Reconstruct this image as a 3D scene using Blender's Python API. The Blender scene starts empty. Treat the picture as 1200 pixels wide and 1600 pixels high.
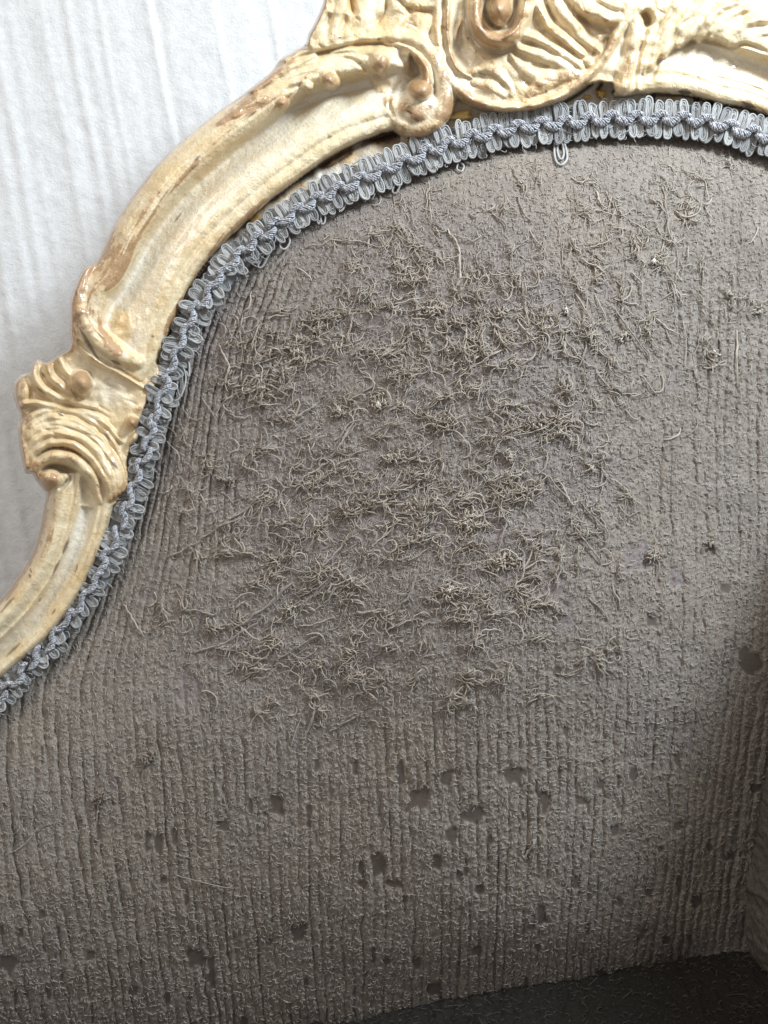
import bpy, math, random
import numpy as np

# ------------------------------------------------------------------ scene basics
S = 0.00025          # metres per photograph pixel on the plane of the chair back
D = 1500.0           # camera distance from that plane, in the same units
Z0 = 0.80            # height of the picture centre above the floor

scene = bpy.context.scene
cam_data = bpy.data.cameras.new("camera")
cam = bpy.data.objects.new("camera", cam_data)
scene.collection.objects.link(cam)
cam.location = (0, -D * S, Z0)
cam.rotation_euler = (math.radians(90), 0, 0)
cam_data.sensor_fit = 'VERTICAL'
cam_data.sensor_height = 36
cam_data.sensor_width = 27
cam_data.lens = 18 * D / 800
cam_data.clip_start = 0.005
cam_data.clip_end = 50
scene.camera = cam

world = bpy.data.worlds.new("World")
scene.world = world
world.use_nodes = True
bgn = world.node_tree.nodes["Background"]
bgn.inputs[0].default_value = (0.98, 0.98, 1.0, 1)
bgn.inputs[1].default_value = 0.46

def area(name, loc, target, size, power, col, size_y=None):
    l = bpy.data.lights.new(name, 'AREA')
    l.energy = power
    l.color = col
    l.size = size
    if size_y:
        l.shape = 'RECTANGLE'
        l.size_y = size_y
    o = bpy.data.objects.new(name, l)
    scene.collection.objects.link(o)
    o.location = loc
    from mathutils import Vector
    o.rotation_euler = (Vector(target) - Vector(loc)).to_track_quat('-Z', 'Y').to_euler()
    return o

# window high on the right front, ceiling lamps above and to the left
area("window_light", (0.38, -0.34, Z0 + 0.45), (0.12, 0, Z0), 0.11, 8.2, (0.75, 0.87, 1.0), 0.18)
area("ceiling_light", (-0.75, -0.80, Z0 + 0.85), (-0.05, 0, Z0), 0.40, 4.2, (1.0, 0.94, 0.86))
area("small_ceiling_light", (-0.12, -0.45, Z0 + 1.1), (0, 0, Z0 + 0.1), 0.07, 3.0, (1.0, 0.95, 0.88))

scene.view_settings.view_transform = 'Standard'
scene.view_settings.look = 'None'
scene.view_settings.exposure = 0
scene.view_settings.gamma = 1
scene.cycles.max_bounces = 6

# ------------------------------------------------------------------ helpers
rng = np.random.default_rng(7)
random.seed(7)
C = scene.collection

def Wp(px, py, h):
    px = np.asarray(px, float); py = np.asarray(py, float); h = np.asarray(h, float)
    k = (D - h) / D
    return np.stack([(px - 600) * k * S, -h * S, (800 - py) * k * S + Z0], -1)

def link(name, me, mat=None, parent=None, label=None):
    o = bpy.data.objects.new(name, me)
    C.objects.link(o)
    if mat is not None and me is not None and len(me.materials) == 0:
        me.materials.append(mat)
    if parent is not None:
        o.parent = parent
    if label:
        o["label"] = label
    return o

def mesh_np(name, verts, faces, smooth=True):
    """verts (n,3), faces (m,k) all with the same k"""
    me = bpy.data.meshes.new(name)
    verts = np.ascontiguousarray(verts, dtype=np.float32)
    faces = np.ascontiguousarray(faces, dtype=np.int32)
    m, k = faces.shape
    me.vertices.add(len(verts))
    me.vertices.foreach_set("co", verts.ravel())
    me.loops.add(m * k)
    me.loops.foreach_set("vertex_index", faces.ravel())
    me.polygons.add(m)
    me.polygons.foreach_set("loop_start", np.arange(0, m * k, k, dtype=np.int32))
    me.polygons.foreach_set("loop_total", np.full(m, k, dtype=np.int32))
    me.update(calc_edges=True)
    if smooth:
        me.polygons.foreach_set("use_smooth", np.ones(m, dtype=bool))
    return me

def attr(me, name, vals):
    a = me.attributes.new(name, 'FLOAT', 'POINT')
    a.data.foreach_set("value", np.ascontiguousarray(vals, dtype=np.float32))

def spline(pts, n=12, closed=False):
    p = np.asarray(pts, float)
    if len(p) == 2:
        t = np.linspace(0, 1, n + 1)[:, None]
        return p[0] * (1 - t) + p[1] * t
    q = np.vstack([2 * p[0] - p[1], p, 2 * p[-1] - p[-2]])
    out = []
    t = np.linspace(0, 1, n, endpoint=False)[:, None]
    for i in range(1, len(q) - 2):
        a, b, c, d = q[i - 1], q[i], q[i + 1], q[i + 2]
        out.append(0.5 * (2 * b + (c - a) * t + (2 * a - 5 * b + 4 * c - d) * t ** 2 + (3 * b - a - 3 * c + d) * t ** 3))
    out.append(p[-1:])
    return np.vstack(out)

def arclen(P):
    return np.concatenate([[0], np.cumsum(np.linalg.norm(np.diff(P, axis=0), axis=1))])

def fnoise(shape, lx, ly, seed):
    """gaussian noise field, correlation lengths in cells, unit deviation"""
    r = np.random.default_rng(seed).standard_normal(shape)
    fy = np.fft.fftfreq(shape[0])[:, None]
    fx = np.fft.rfftfreq(shape[1])[None, :]
    f = np.exp(-2 * (math.pi ** 2) * ((fx * lx) ** 2 + (fy * ly) ** 2))
    n = np.fft.irfft2(np.fft.rfft2(r) * f, s=shape)
    return n / (n.std() + 1e-9)

def blur(a, l):
    fy = np.fft.fftfreq(a.shape[0])[:, None]
    fx = np.fft.rfftfreq(a.shape[1])[None, :]
    f = np.exp(-2 * (math.pi ** 2) * l * l * (fx ** 2 + fy ** 2))
    return np.fft.irfft2(np.fft.rfft2(a) * f, s=a.shape)

def sstep(a, b, x):
    t = np.clip((x - a) / (b - a), 0, 1)
    return t * t * (3 - 2 * t)

def bilin(A, gx, gy):
    gx = np.clip(gx, 0, A.shape[1] - 1.001); gy = np.clip(gy, 0, A.shape[0] - 1.001)
    i = gx.astype(int); j = gy.astype(int)
    fx = gx - i; fy = gy - j
    return (A[j, i] * (1 - fx) * (1 - fy) + A[j, i + 1] * fx * (1 - fy) + A[j + 1, i] * (1 - fx) * fy + A[j + 1, i + 1] * fx * fy)

class Grid:
    def __init__(s, x0, x1, y0, y1, g):
        s.g = g; s.x0 = x0; s.y0 = y0
        s.xs = np.arange(x0, x1 + g * .5, g); s.ys = np.arange(y0, y1 + g * .5, g)
        s.X, s.Y = np.meshgrid(s.xs, s.ys)
        s.shape = s.X.shape
    def dist(s, P, maxd):
        """distance, arc position and signed side to a polyline, within maxd"""
        Dm = np.full(s.shape, 1e9); T = np.zeros(s.shape); SD = np.zeros(s.shape)
        L = arclen(P)
        for i in range(len(P) - 1):
            a, b = P[i], P[i + 1]
            ia = max(int((min(a[0], b[0]) - maxd - s.x0) / s.g), 0); ib = min(int((max(a[0], b[0]) + maxd - s.x0) / s.g) + 2, s.shape[1])
            ja = max(int((min(a[1], b[1]) - maxd - s.y0) / s.g), 0); jb = min(int((max(a[1], b[1]) + maxd - s.y0) / s.g) + 2, s.shape[0])
            if ia >= ib or ja >= jb:
                continue
            x = s.X[ja:jb, ia:ib]; y = s.Y[ja:jb, ia:ib]
            d = b - a; l2 = d @ d + 1e-12
            t = np.clip(((x - a[0]) * d[0] + (y - a[1]) * d[1]) / l2, 0, 1)
            ex = x - a[0] - t * d[0]; ey = y - a[1] - t * d[1]
            dd = np.sqrt(ex * ex + ey * ey)
            m = dd < Dm[ja:jb, ia:ib]
            Dm[ja:jb, ia:ib][m] = dd[m]
            T[ja:jb, ia:ib][m] = (L[i] + t * (L[i + 1] - L[i]))[m]
            SD[ja:jb, ia:ib][m] = np.sign(d[0] * ey - d[1] * ex)[m]
        return Dm, T, SD
    def inside(s, P):
        P = np.asarray(P); Q = np.roll(P, -1, 0)
        out = np.zeros(s.shape, bool)
        for j, y in enumerate(s.ys):
            m = (P[:, 1] > y) != (Q[:, 1] > y)
            if not m.any():
                continue
            a, b = P[m], Q[m]
            xs = np.sort(a[:, 0] + (y - a[:, 1]) / (b[:, 1] - a[:, 1]) * (b[:, 0] - a[:, 0]))
            out[j] = (np.searchsorted(xs, s.xs) % 2) == 1
        return out

def tubes(P, R, m=4, flat=1.0):
    """P (N,n,3) world points, R (N,n) radii in metres -> verts, quads"""
    N, n, _ = P.shape
    T = np.gradient(P, axis=1)
    T /= np.linalg.norm(T, axis=2, keepdims=True) + 1e-12
    Yv = np.array([0.03, 1.0, 0.05]); Yv /= np.linalg.norm(Yv)
    A = np.cross(T, Yv); A /= np.linalg.norm(A, axis=2, keepdims=True) + 1e-9
    B = np.cross(T, A)
    ang = np.linspace(0, 2 * math.pi, m, endpoint=False)
    V = P[:, :, None, :] + R[:, :, None, None] * (np.cos(ang)[None, None, :, None] * A[:, :, None, :] + flat * np.sin(ang)[None, None, :, None] * B[:, :, None, :])
    idx = np.arange(N * n * m).reshape(N, n, m)
    a = idx[:, :-1, :]; b = np.roll(a, -1, 2); d = idx[:, 1:, :]; c = np.roll(d, -1, 2)
    F = np.stack([a, b, c, d], -1).reshape(-1, 4)
    return V.reshape(-1, 3), F

# ------------------------------------------------------------------ material helpers
def new_mat(name):
    m = bpy.data.materials.new(name)
    m.use_nodes = True
    nt = m.node_tree
    return m, nt, nt.nodes["Principled BSDF"]

class NT:
    def __init__(s, nt): s.nt = nt
    def n(s, t, **kw):
        nd = s.nt.nodes.new(t)
        for k, v in kw.items(): setattr(nd, k, v)
        return nd
    def l(s, a, b): s.nt.links.new(a, b)
    def attr(s, name):
        nd = s.n("ShaderNodeAttribute", attribute_name=name); return nd.outputs["Fac"]
    def noise(s, scale, detail=4, rough=.55, vec=None, dist=0):
        nd = s.n("ShaderNodeTexNoise"); nd.inputs["Scale"].default_value = scale
        nd.inputs["Detail"].default_value = detail; nd.inputs["Roughness"].default_value = rough
        nd.inputs["Distortion"].default_value = dist
        if vec is not None: s.l(vec, nd.inputs["Vector"])
        return nd.outputs["Fac"]
    def math(s, op, a, b=None, clamp=False):
        nd = s.n("ShaderNodeMath", operation=op, use_clamp=clamp)
        for i, v in enumerate((a, b)):
            if v is None: continue
            if isinstance(v, (int, float)): nd.inputs[i].default_value = v
            else: s.l(v, nd.inputs[i])
        return nd.outputs[0]
    def ramp(s, f, lo, hi, a=0.0, b=1.0):
        nd = s.n("ShaderNodeMapRange"); nd.interpolation_type = 'SMOOTHSTEP'
        s.l(f, nd.inputs[0]); nd.inputs[1].default_value = lo; nd.inputs[2].default_value = hi
        nd.inputs[3].default_value = a; nd.inputs[4].default_value = b
        return nd.outputs[0]
    def mix(s, f, a, b):
        nd = s.n("ShaderNodeMix", data_type='RGBA')
        if isinstance(f, (int, float)): nd.inputs[0].default_value = f
        else: s.l(f, nd.inputs[0])
        for i, v in ((6, a), (7, b)):
            if isinstance(v, tuple): nd.inputs[i].default_value = (*v, 1)
            else: s.l(v, nd.inputs[i])
        return nd.outputs[2]
    def bump(s, h, strength, dist, prev=None):
        nd = s.n("ShaderNodeBump"); s.l(h, nd.inputs["Height"])
        nd.inputs["Strength"].default_value = strength; nd.inputs["Distance"].default_value = dist
        if prev is not None: s.l(prev, nd.inputs["Normal"])
        return nd.outputs[0]
    def pos(s, sx=1, sy=1, sz=1, rot=(0, 0, 0)):
        tc = s.n("ShaderNodeTexCoord"); mp = s.n("ShaderNodeMapping")
        mp.inputs["Scale"].default_value = (sx, sy, sz); mp.inputs["Rotation"].default_value = rot
        s.l(tc.outputs["Object"], mp.inputs["Vector"]); return mp.outputs[0]

def wood_material():
    m, nt, b = new_mat("antiqued_cream_paint"); N = NT(nt); p = N.pos()
    n1 = N.noise(90, 4, .6, p); n2 = N.noise(420, 5, .65, p); n3 = N.noise(1500, 3, .6, p)
    cream = N.mix(N.ramp(n1, .35, .68), (0.745, 0.622, 0.402), (0.67, 0.497, 0.26))
    cream = N.mix(N.math('MULTIPLY', N.attr("pale"), N.ramp(n2, .25, .6, .55, 1)), cream, (0.76, 0.70, 0.585))
    cream = N.mix(N.math('MULTIPLY', N.attr("amber"), N.ramp(n2, .3, .6, .5, 1)), cream, (0.60, 0.34, 0.09))
    wsum = N.math('ADD', N.attr("wear"), N.math('MULTIPLY', N.math('SUBTRACT', n2, .5), .9))
    soft = N.mix(N.ramp(wsum, .25, .78, 0, .5), cream, (0.53, 0.35, 0.175))
    c = N.mix(N.ramp(wsum, .70, .80, 0, .95), soft, (0.40, 0.235, 0.11))
    speck = N.ramp(N.noise(700, 2, .5, p), .735, .77)
    dk = N.math('MAXIMUM', N.attr("dark"), N.math('MULTIPLY', speck, .55))
    c = N.mix(dk, c, (0.055, 0.026, 0.013))
    c = N.mix(N.ramp(n3, .3, .75, 0, .16), c, (0.42, 0.27, 0.12))
    N.l(c, b.inputs["Base Color"])
    r = N.ramp(n2, .3, .7, .26, .44); N.l(r, b.inputs["Roughness"])
    b.inputs["Specular IOR Level"].default_value = .5
    b.inputs["Coat Weight"].default_value = .55; b.inputs["Coat Roughness"].default_value = .09
    bm = N.bump(n2, .6, .0012); bm = N.bump(n3, .45, .0004, bm)
    N.l(bm, b.inputs["Normal"])
    return m

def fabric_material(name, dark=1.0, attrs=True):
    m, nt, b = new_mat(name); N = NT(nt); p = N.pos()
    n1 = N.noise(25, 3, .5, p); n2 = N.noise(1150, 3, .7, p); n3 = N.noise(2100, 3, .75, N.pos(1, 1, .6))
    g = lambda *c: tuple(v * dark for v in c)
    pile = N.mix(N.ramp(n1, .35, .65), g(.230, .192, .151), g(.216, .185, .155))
    pile = N.mix(N.ramp(n2, .30, .55, .55, 0), pile, g(.098, .080, .064))
    pile = N.mix(N.ramp(n3, .34, .50, .65, 0), pile, g(.068, .055, .044))
    pile = N.mix(N.ramp(n3, .54, .70, 0, .65), pile, g(.42, .368, .31))
    if attrs:
        pile = N.mix(N.ramp(N.noise(70, 4, .6, p), .40, .70, 0, .42), pile, g(.115, .094, .076))
        worn = N.mix(N.ramp(n3, .38, .62), g(.114, .092, .084), g(.266, .224, .206))
        c = N.mix(N.math('MULTIPLY', N.attr("worn"), .7), pile, worn)
        wv = N.n("ShaderNodeTexWave"); wv.inputs["Scale"].default_value = 680; wv.bands_direction = 'Z'
        N.l(p, wv.inputs["Vector"])
        bare = N.mix(N.ramp(N.math('ADD', wv.outputs["Fac"], N.math('MULTIPLY', n3, .8)), .4, 1.3), g(.080, .062, .050), g(.110, .087, .071))
        c = N.mix(N.attr("bare"), c, bare)
        weave = N.mix(N.ramp(N.math('ADD', wv.outputs["Fac"], N.math('MULTIPLY', n3, .6)), .4, 1.2), g(.12, .096, .086), g(.25, .208, .190))
        c = N.mix(N.attr("weave"), c, weave)
    else:
        c = pile
    N.l(c, b.inputs["Base Color"])
    b.inputs["Roughness"].default_value = .92
    b.inputs["Specular IOR Level"].default_value = .12
    b.inputs["Sheen Weight"].default_value = .12 if attrs else 0.0; b.inputs["Sheen Roughness"].default_value = .5
    bm = N.bump(n2, .15, .0005); bm = N.bump(n3, .32, .0004, bm)
    N.l(bm, b.inputs["Normal"])
    return m

def yarn_material(name, c0, c1, rough, spec=.3, sheen=.3, ns=900, speck=False):
    m, nt, b = new_mat(name); N = NT(nt)
    oi = N.n("ShaderNodeObjectInfo")
    f = N.math('ADD', N.math('MULTIPLY', oi.outputs["Random"], .6), N.math('MULTIPLY', N.noise(ns, 3, .6, N.pos()), .7))
    c = N.mix(N.ramp(N.noise(ns, 2, .6, N.pos()), .38, .62), c0, c1) if speck else N.mix(N.ramp(f, .3, 1.0), c0, c1)
    N.l(c, b.inputs["Base Color"])
    b.inputs["Roughness"].default_value = rough
    b.inputs["Specular IOR Level"].default_value = spec
    b.inputs["Sheen Weight"].default_value = sheen
    N.l(N.bump(N.noise(ns * 3, 2, .6, N.pos()), .35, .0004), b.inputs["Normal"])
    return m

def wall_material():
    m, nt, b = new_mat("white_fleece"); N = NT(nt); p = N.pos()
    n2 = N.noise(260, 4, .65, p); n3 = N.noise(900, 3, .7, p)
    c = N.mix(N.ramp(n2, .3, .7), (.595, .583, .562), (.655, .642, .62))
    N.l(c, b.inputs["Base Color"]); b.inputs["Roughness"].default_value = .85
    b.inputs["Sheen Weight"].default_value = .15
    bm = N.bump(n2, .35, .0015); bm = N.bump(n3, .5, .0006, bm); N.l(bm, b.inputs["Normal"])
    return m

M_wood = wood_material()
M_fab = fabric_material("grey_brown_chenille", 1.08)
M_seat = fabric_material("shaded_seat_chenille", .08, False)  # shade lying over the seat is put into this near-black colour
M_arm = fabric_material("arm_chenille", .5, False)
M_thread = yarn_material("loose_thread", (.25, .205, .163), (.43, .365, .29), .85, .2)
M_fuzz = yarn_material("pile_fuzz", (.15, .125, .10), (.35, .30, .248), .9, .15, .25, 300)
M_tuft = yarn_material("frayed_tuft", (.215, .17, .126), (.41, .342, .262), .85, .2)
M_seatfuzz = yarn_material("seat_fuzz", (.025, .022, .019), (.10, .086, .07), .9, .1, 0)  # fibres darkened to go with the shade in the seat colour
M_white = yarn_material("white_batting", (.46, .43, .38), (.70, .68, .64), .85, .2)
M_loop = yarn_material("grey_braid_yarn", (.235, .226, .21), (.405, .393, .368), .78, .3, .3, 1200)
M_cord = yarn_material("silver_braid_cord", (.11, .108, .112), (.56, .55, .56), .34, .6, .2, 1500, True)
M_back = yarn_material("braid_backing", (.20, .21, .215), (.28, .29, .295), .9)
M_glue = yarn_material("old_yellow_glue", (.70, .42, .09), (.80, .56, .20), .25, .5, 0, 500)
M_wall = wall_material()

# ------------------------------------------------------------------ backdrop
gw = Grid(-700, 1800, -420, 1900, 4.0)
HB = -420.0
u = gw.X - 0.19 * gw.Y
strk = fnoise((4, 4000), 6, .3, 11)[0]; strk2 = fnoise((4, 4000), 20, .3, 12)[0]
ui = ((u + 1300) * 1.0).astype(int) % 4000
hw = HB + 1.3 * strk[ui] * (0.6 + .4 * fnoise(gw.shape, 20, 60, 3)) + 2.0 * strk2[ui] + 0.55 * fnoise(gw.shape, 1.6, 2.2, 4)
for a, dpt, w in ((229, 5.0, 4.0), (100, 3.5, 5), (60, 3.5, 6), (330, 3, 5), (-20, 3, 5), (150, 3.0, 4), (420, 4, 5), (-75, 4, 6), (-130, 3, 6)):
    hw += .75 * dpt * np.exp(-((u - a - 1.6 * strk2[(gw.Y * .5 + 900).astype(int) % 4000]) / (w * 1.3)) ** 2)
v = Wp(gw.X, gw.Y, hw).reshape(-1, 3)
idx = np.arange(gw.X.size).reshape(gw.shape)
f = np.stack([idx[:-1, :-1], idx[1:, :-1], idx[1:, 1:], idx[:-1, 1:]], -1).reshape(-1, 4)
wall = link("wall", mesh_np("wall", v, f), M_wall)
wall["kind"] = "structure"; wall["label"] = "white streaked fleecy backdrop behind the chair"

# ------------------------------------------------------------------ the chair
chair = bpy.data.objects.new("armchair", None)
C.objects.link(chair)
chair["label"] = "old armchair with carved cream frame, grey braid and frayed grey upholstery"
chair["category"] = "armchair"

BR = spline([(-270, 1300), (-160, 1222), (-70, 1150), (0, 1090), (44, 1043), (92, 985), (127, 944), (152, 903), (171, 866), (189, 825), (202, 788), (214, 750), (229, 706),
             (240, 664), (249, 626), (264, 583), (280, 545), (297, 506), (318, 469), (345, 431), (378, 396), (415, 364), (455, 337), (500, 311),
             (550, 288), (595, 268), (640, 250), (690, 230), (752, 212), (815, 200), (880, 193), (940, 188), (1000, 186), (1060, 187), (1110, 193),
             (1160, 206), (1205, 218), (1270, 246), (1330, 280)], 8)

# ---------- carved frame as relief
G = Grid(-260, 1300, -120, 1310, 1.6)
OUT = spline([(-270, 1175), (-160, 1095), (-70, 1010), (0, 938), (25, 905), (47, 870), (60, 835), (68, 795), (72, 772), (66, 764), (55, 750), (50, 741), (39, 739), (33, 715), (29, 690), (28, 665), (31, 648),
              (24, 632), (20, 616), (23, 598), (33, 586), (46, 581), (50, 570), (60, 562), (74, 565), (88, 556), (108, 542), (108, 515), (108, 478), (113, 457), (122, 435), (131, 419),
              (143, 413), (152, 405), (162, 383), (180, 346), (205, 309), (233, 271), (252, 250), (283, 221), (333, 180), (367, 156), (396, 134), (421, 114), (439, 91), (456, 80),
              (476, 69), (482, 52), (493, 32), (504, 5), (512, -30), (540, -70), (640, -100), (850, -112), (1050, -70), (1130, -40), (1198, 4), (1260, 40), (1320, 90)], 10)
poly = np.vstack([OUT, BR[::-1]])
ins = G.inside(poly)
dO, tO, sO = G.dist(OUT, 260)
dBr, tBr, sBr = G.dist(BR, 120)
sdo = np.where(ins, dO, -dO)

H = np.full(G.shape, -9.0) + 1.2 * fnoise(G.shape, 6, 6, 21)
LAB = np.zeros(G.shape, np.int8)
NAMES = ["rebate", "rail_moulding", "lower_rail_moulding", "knuckle_carving", "shell_carving", "scroll_carving", "leaf_carving", "bead", "right_rail_moulding"]

def put(val, lab, k=4.0, mask=None):
    global H, LAB
    if mask is not None:
        val = np.where(mask, val, -1e4)
    ok = val > -9e3
    a = H; b = np.where(ok, val, -1e4)
    mx = np.maximum(a, b); q = np.maximum(k - np.abs(a - b), 0) / k
    LAB = np.where(ok & (b > a), lab, LAB)
    H = mx + q * q * k * .25

def interp_t(vals, t, L):
    vals = np.atleast_1d(np.asarray(vals, float))
    if len(vals) == 1:
        return np.full_like(t, vals[0])
    return np.interp(t / L, np.linspace(0, 1, len(vals)), vals)

def stroke(pts, w, top, bot, lab, p=.55, k=4.0, n=10):
    P = spline(pts, n)
    mw = float(np.max(w))
    d, t, s = G.dist(P, mw + 2)
    L = arclen(P)[-1]
    ww = interp_t(w, t, L); tt = interp_t(top, t, L); bb = interp_t(bot, t, L)
    q = np.clip(d / ww, 0, 1)
    val = bb + (tt - bb) * (1 - q * q) ** p
    put(val, lab, k, d < ww)

def blob(cx, cy, rx, ry, ang, top, bot, lab, p=.5, k=3.0):
    a = math.radians(ang); x = G.X - cx; y = G.Y - cy
    e = ((x * math.cos(a) + y * math.sin(a)) / rx) ** 2 + ((-x * math.sin(a) + y * math.cos(a)) / ry) ** 2
    put(bot + (top - bot) * np.clip(1 - e, 0, 1) ** p, lab, k, e < 1)

def groove(pts, w, depth):
    global H
    P = spline(pts, 10)
    d, t, s = G.dist(P, w * 3)
    L = arclen(P)[-1]
    fade = np.clip(np.minimum(t, L - t) / (L * .25 + 1e-6), 0, 1) ** .6
    H = H - depth * fade * np.exp(-(d / w) ** 2)

def profile(pairs):
    x = np.array([a for a, b in pairs]); y = np.array([b for a, b in pairs])
    xx = np.linspace(0, 1, 401); yy = np.interp(xx, x, y)
    kk = np.hanning(21); kk /= kk.sum()
    ys = np.convolve(np.pad(yy, 10, mode='edge'), kk, 'valid')
    return xx, ys

def rail(Oc, Ic, prof, lab, amp=1.0):
    d1, t1, _ = G.dist(Oc, 240); d2, _, _ = G.dist(Ic, 240)
    m = G.inside(np.vstack([Oc, Ic[::-1]]))
    vv = d1 / (d1 + d2 + 1e-6)
    x, y = profile(prof)
    put(np.interp(vv, x, y), lab, 3.0, m)
    return vv, t1, m

# upper rail
O1 = spline([(108, 520), (108, 478), (122, 435), (143, 413), (162, 383), (180, 346), (205, 309), (233, 271), (252, 250), (283, 221), (333, 180), (367, 156), (396, 134), (421, 114), (445, 95), (480, 82), (520, 74), (560, 66), (610, 60), (640, 60)], 8)
I1 = spline([(225, 600), (248, 562), (262, 525), (276, 495), (297, 449), (329, 402), (375, 356), (421, 315), (467, 280), (513, 248), (559, 223), (609, 206), (640, 200)], 8)
PR1 = [(0, 4), (.04, 26), (.10, 42), (.18, 52), (.26, 52), (.32, 42), (.37, 18), (.405, 5), (.44, 3), (.50, 8), (.60, 20), (.70, 30), (.78, 34), (.815, 33), (.835, 29), (.86, 34), (.91, 34), (.96, 30), (1, 14)]
V1, T1, M1 = rail(O1, I1, PR1, 1)
# lower rail
O2 = spline([(-270, 1175), (-160, 1095), (-70, 1010), (0, 938), (25, 905), (47, 870), (60, 835), (68, 795), (75, 740)], 8)
I2 = spline([(-270, 1272), (-160, 1194), (-70, 1120), (0, 1062), (29, 1038), (73, 1000), (103, 962), (123, 932), (142, 895), (158, 860), (170, 826), (179, 789), (190, 735)], 8)
PR2 = [(0, 0), (.05, 24), (.13, 40), (.24, 47), (.34, 41), (.40, 33), (.43, 39), (.46, 38), (.52, 22), (.62, 14), (.72, 20), (.78, 33), (.82, 29), (.87, 36), (.94, 32), (1, 12)]
V2, T2, M2 = rail(O2, I2, PR2, 2)
# right rail
O3 = spline([(990, -60), (1060, -62), (1130, -40), (1198, 4), (1260, 40), (1320, 90)], 8)
I3 = spline([(958, 152), (1000, 148), (1030, 147), (1062, 148), (1090, 153), (1125, 163), (1160, 168), (1200, 182), (1260, 208), (1320, 246)], 8)
PR3 = [(0, 5), (.06, 30), (.18, 48), (.34, 54), (.46, 48), (.52, 30), (.58, 19), (.66, 20), (.76, 28), (.82, 33), (.85, 30), (.90, 34), (.96, 30), (1, 14)]
V3, T3, M3 = rail(O3, I3, PR3, 8)

# crest ground
crest = spline([(482, 75), (482, 52), (493, 32), (504, 5), (512, -30), (540, -70), (640, -100), (850, -112), (1050, -70), (1100, -30), (1060, 40), (1030, 90), (985, 130), (930, 130), (880, 150), (810, 168), (760, 165), (722, 142), (700, 110), (640, 62), (560, 62)], 6)
mC = G.inside(crest)
cn = fnoise(G.shape, 5, 9, 31)
put(38 + 2.0 * cn + 0 * G.X, 6, 3, mC)
blob(640, 112, 62, 62, 0, 20, 12, 5, .4, 6)
# left flame of the crest
for pts, w, tp in (([(486, 62), (500, 40), (512, 10), (522, -30)], 12, 42), ([(522, 58), (530, 30), (535, 0), (545, -40)], 13, 46), ([(548, 52), (565, 30), (572, 0), (580, -40)], 16, 44),
                   ([(610, 48), (622, 28), (626, 0), (640, -40)], 15, 45), ([(650, 46), (668, 36), (676, 26)], 14, 40), ([(655, 8), (672, 4), (690, -20)], 18, 47), ([(488, 72), (520, 62), (556, 52), (590, 47)], 8, 42)):
    stroke(pts, w, tp + 3, 36, 6, .7, 6)
for pts, w, dp in (([(545, -4), (549, 8), (556, 24)], 4, 12), ([(604, -4), (602, 18), (591, 32), (588, 46)], 4, 12), ([(622, -6), (634, 12), (655, 17), (681, 17)], 4, 12), ([(681, 14), (680, 34), (675, 56)], 4, 12),
                   ([(540, 22), (536, 38), (528, 54)], 4, 9), ([(516, 20), (508, 40)], 4, 8)):
    groove(pts, w, dp)
blob(531, 56, 6, 5, 0, 18, 14, 6)
# S-scroll with its bulb
stroke([(446, 95), (480, 80), (520, 69), (560, 61), (600, 56), (640, 60), (668, 78), (687, 108), (695, 138), (692, 165), (676, 188), (648, 197), (622, 186), (611, 164)], [6, 8, 9, 10, 12, 15, 18, 19, 18, 18, 19, 20, 20, 18], [40, 42, 44, 46, 48, 52, 54, 54, 50, 46, 44, 42, 40, 38], 8, 5, .5, 5)
blob(652, 168, 44, 36, -15, 52, 0, 5, .5, 6)
stroke([(600, 67), (632, 72), (654, 88), (666, 108), (668, 128)], [4, 8, 10, 11, 12], [40, 48, 54, 58, 60], 10, 5, .5, 3)
blob(657, 140, 21, 21, 0, 76, 20, 5, .5, 3)
groove([(612, 82), (632, 92), (646, 108), (648, 124), (636, 130)], 10, 22)
groove([(627, 122), (612, 142), (608, 165), (618, 186)], 3, 6)
# buds and the field under them
stroke([(516, 82), (548, 78), (575, 82), (598, 88)], [3, 8, 14, 16], [34, 42, 50, 54], 14, 6, .5, 3)
blob(593, 93, 21, 25, 10, 72, 12, 7, .5, 2)
stroke([(470, 100), (495, 105), (515, 118)], [6, 14, 18], [40, 46, 52], 14, 6, .5, 3)
blob(513, 122, 22, 18, 30, 66, 12, 7, .5, 2)
blob(478, 132, 17, 13, 30, 60, 14, 7, .5, 2)
blob(440, 160, 14, 15, 20, 58, 14, 7, .5, 2)
stroke([(330, 205), (380, 172), (425, 150), (446, 148)], [4, 13, 16, 12], [40, 50, 54, 50], 22, 6, .5, 5)
stroke([(395, 142), (430, 122), (465, 100), (490, 88)], [8, 12, 13, 8], [40, 46, 48, 44], 16, 6, .55, 4)
groove([(452, 112), (480, 104), (500, 98)], 2.5, 5); groove([(440, 130), (470, 118), (490, 112)], 2.2, 5); groove([(445, 142), (462, 135), (480, 128)], 2.5, 6)
groove([(520, 90), (552, 94), (574, 110), (596, 120)], 3.5, 9)
groove([(445, 176), (480, 164), (520, 150), (560, 140), (610, 131)], 4, 8)

# shell cartouche
stroke([(684, -60), (685, 0), (685, 60), (694, 108), (722, 143), (765, 163), (812, 167), (862, 155), (905, 130), (938, 97), (962, 57), (982, 10), (990, -50)], [16, 16, 16, 16, 14, 12, 10, 10, 11, 13, 14, 14, 14], [50, 50, 50, 48, 44, 42, 42, 46, 50, 54, 56, 56, 54], -4, 4, .5, 4)
stroke([(701, -60), (700, 10), (699, 50), (704, 84), (716, 108), (737, 121)], [6, 6, 6, 6, 6, 3], [60, 60, 59, 56, 50, 44], 20, 4, .6, 2)
groove([(716, -30), (716, 20), (716, 60), (724, 88), (745, 105)], 8, 13)
stroke([(722, 30), (714, 50), (712, 62)], [2, 4, 2], [38, 42, 38], 20, 4, .6, 2)
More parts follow.
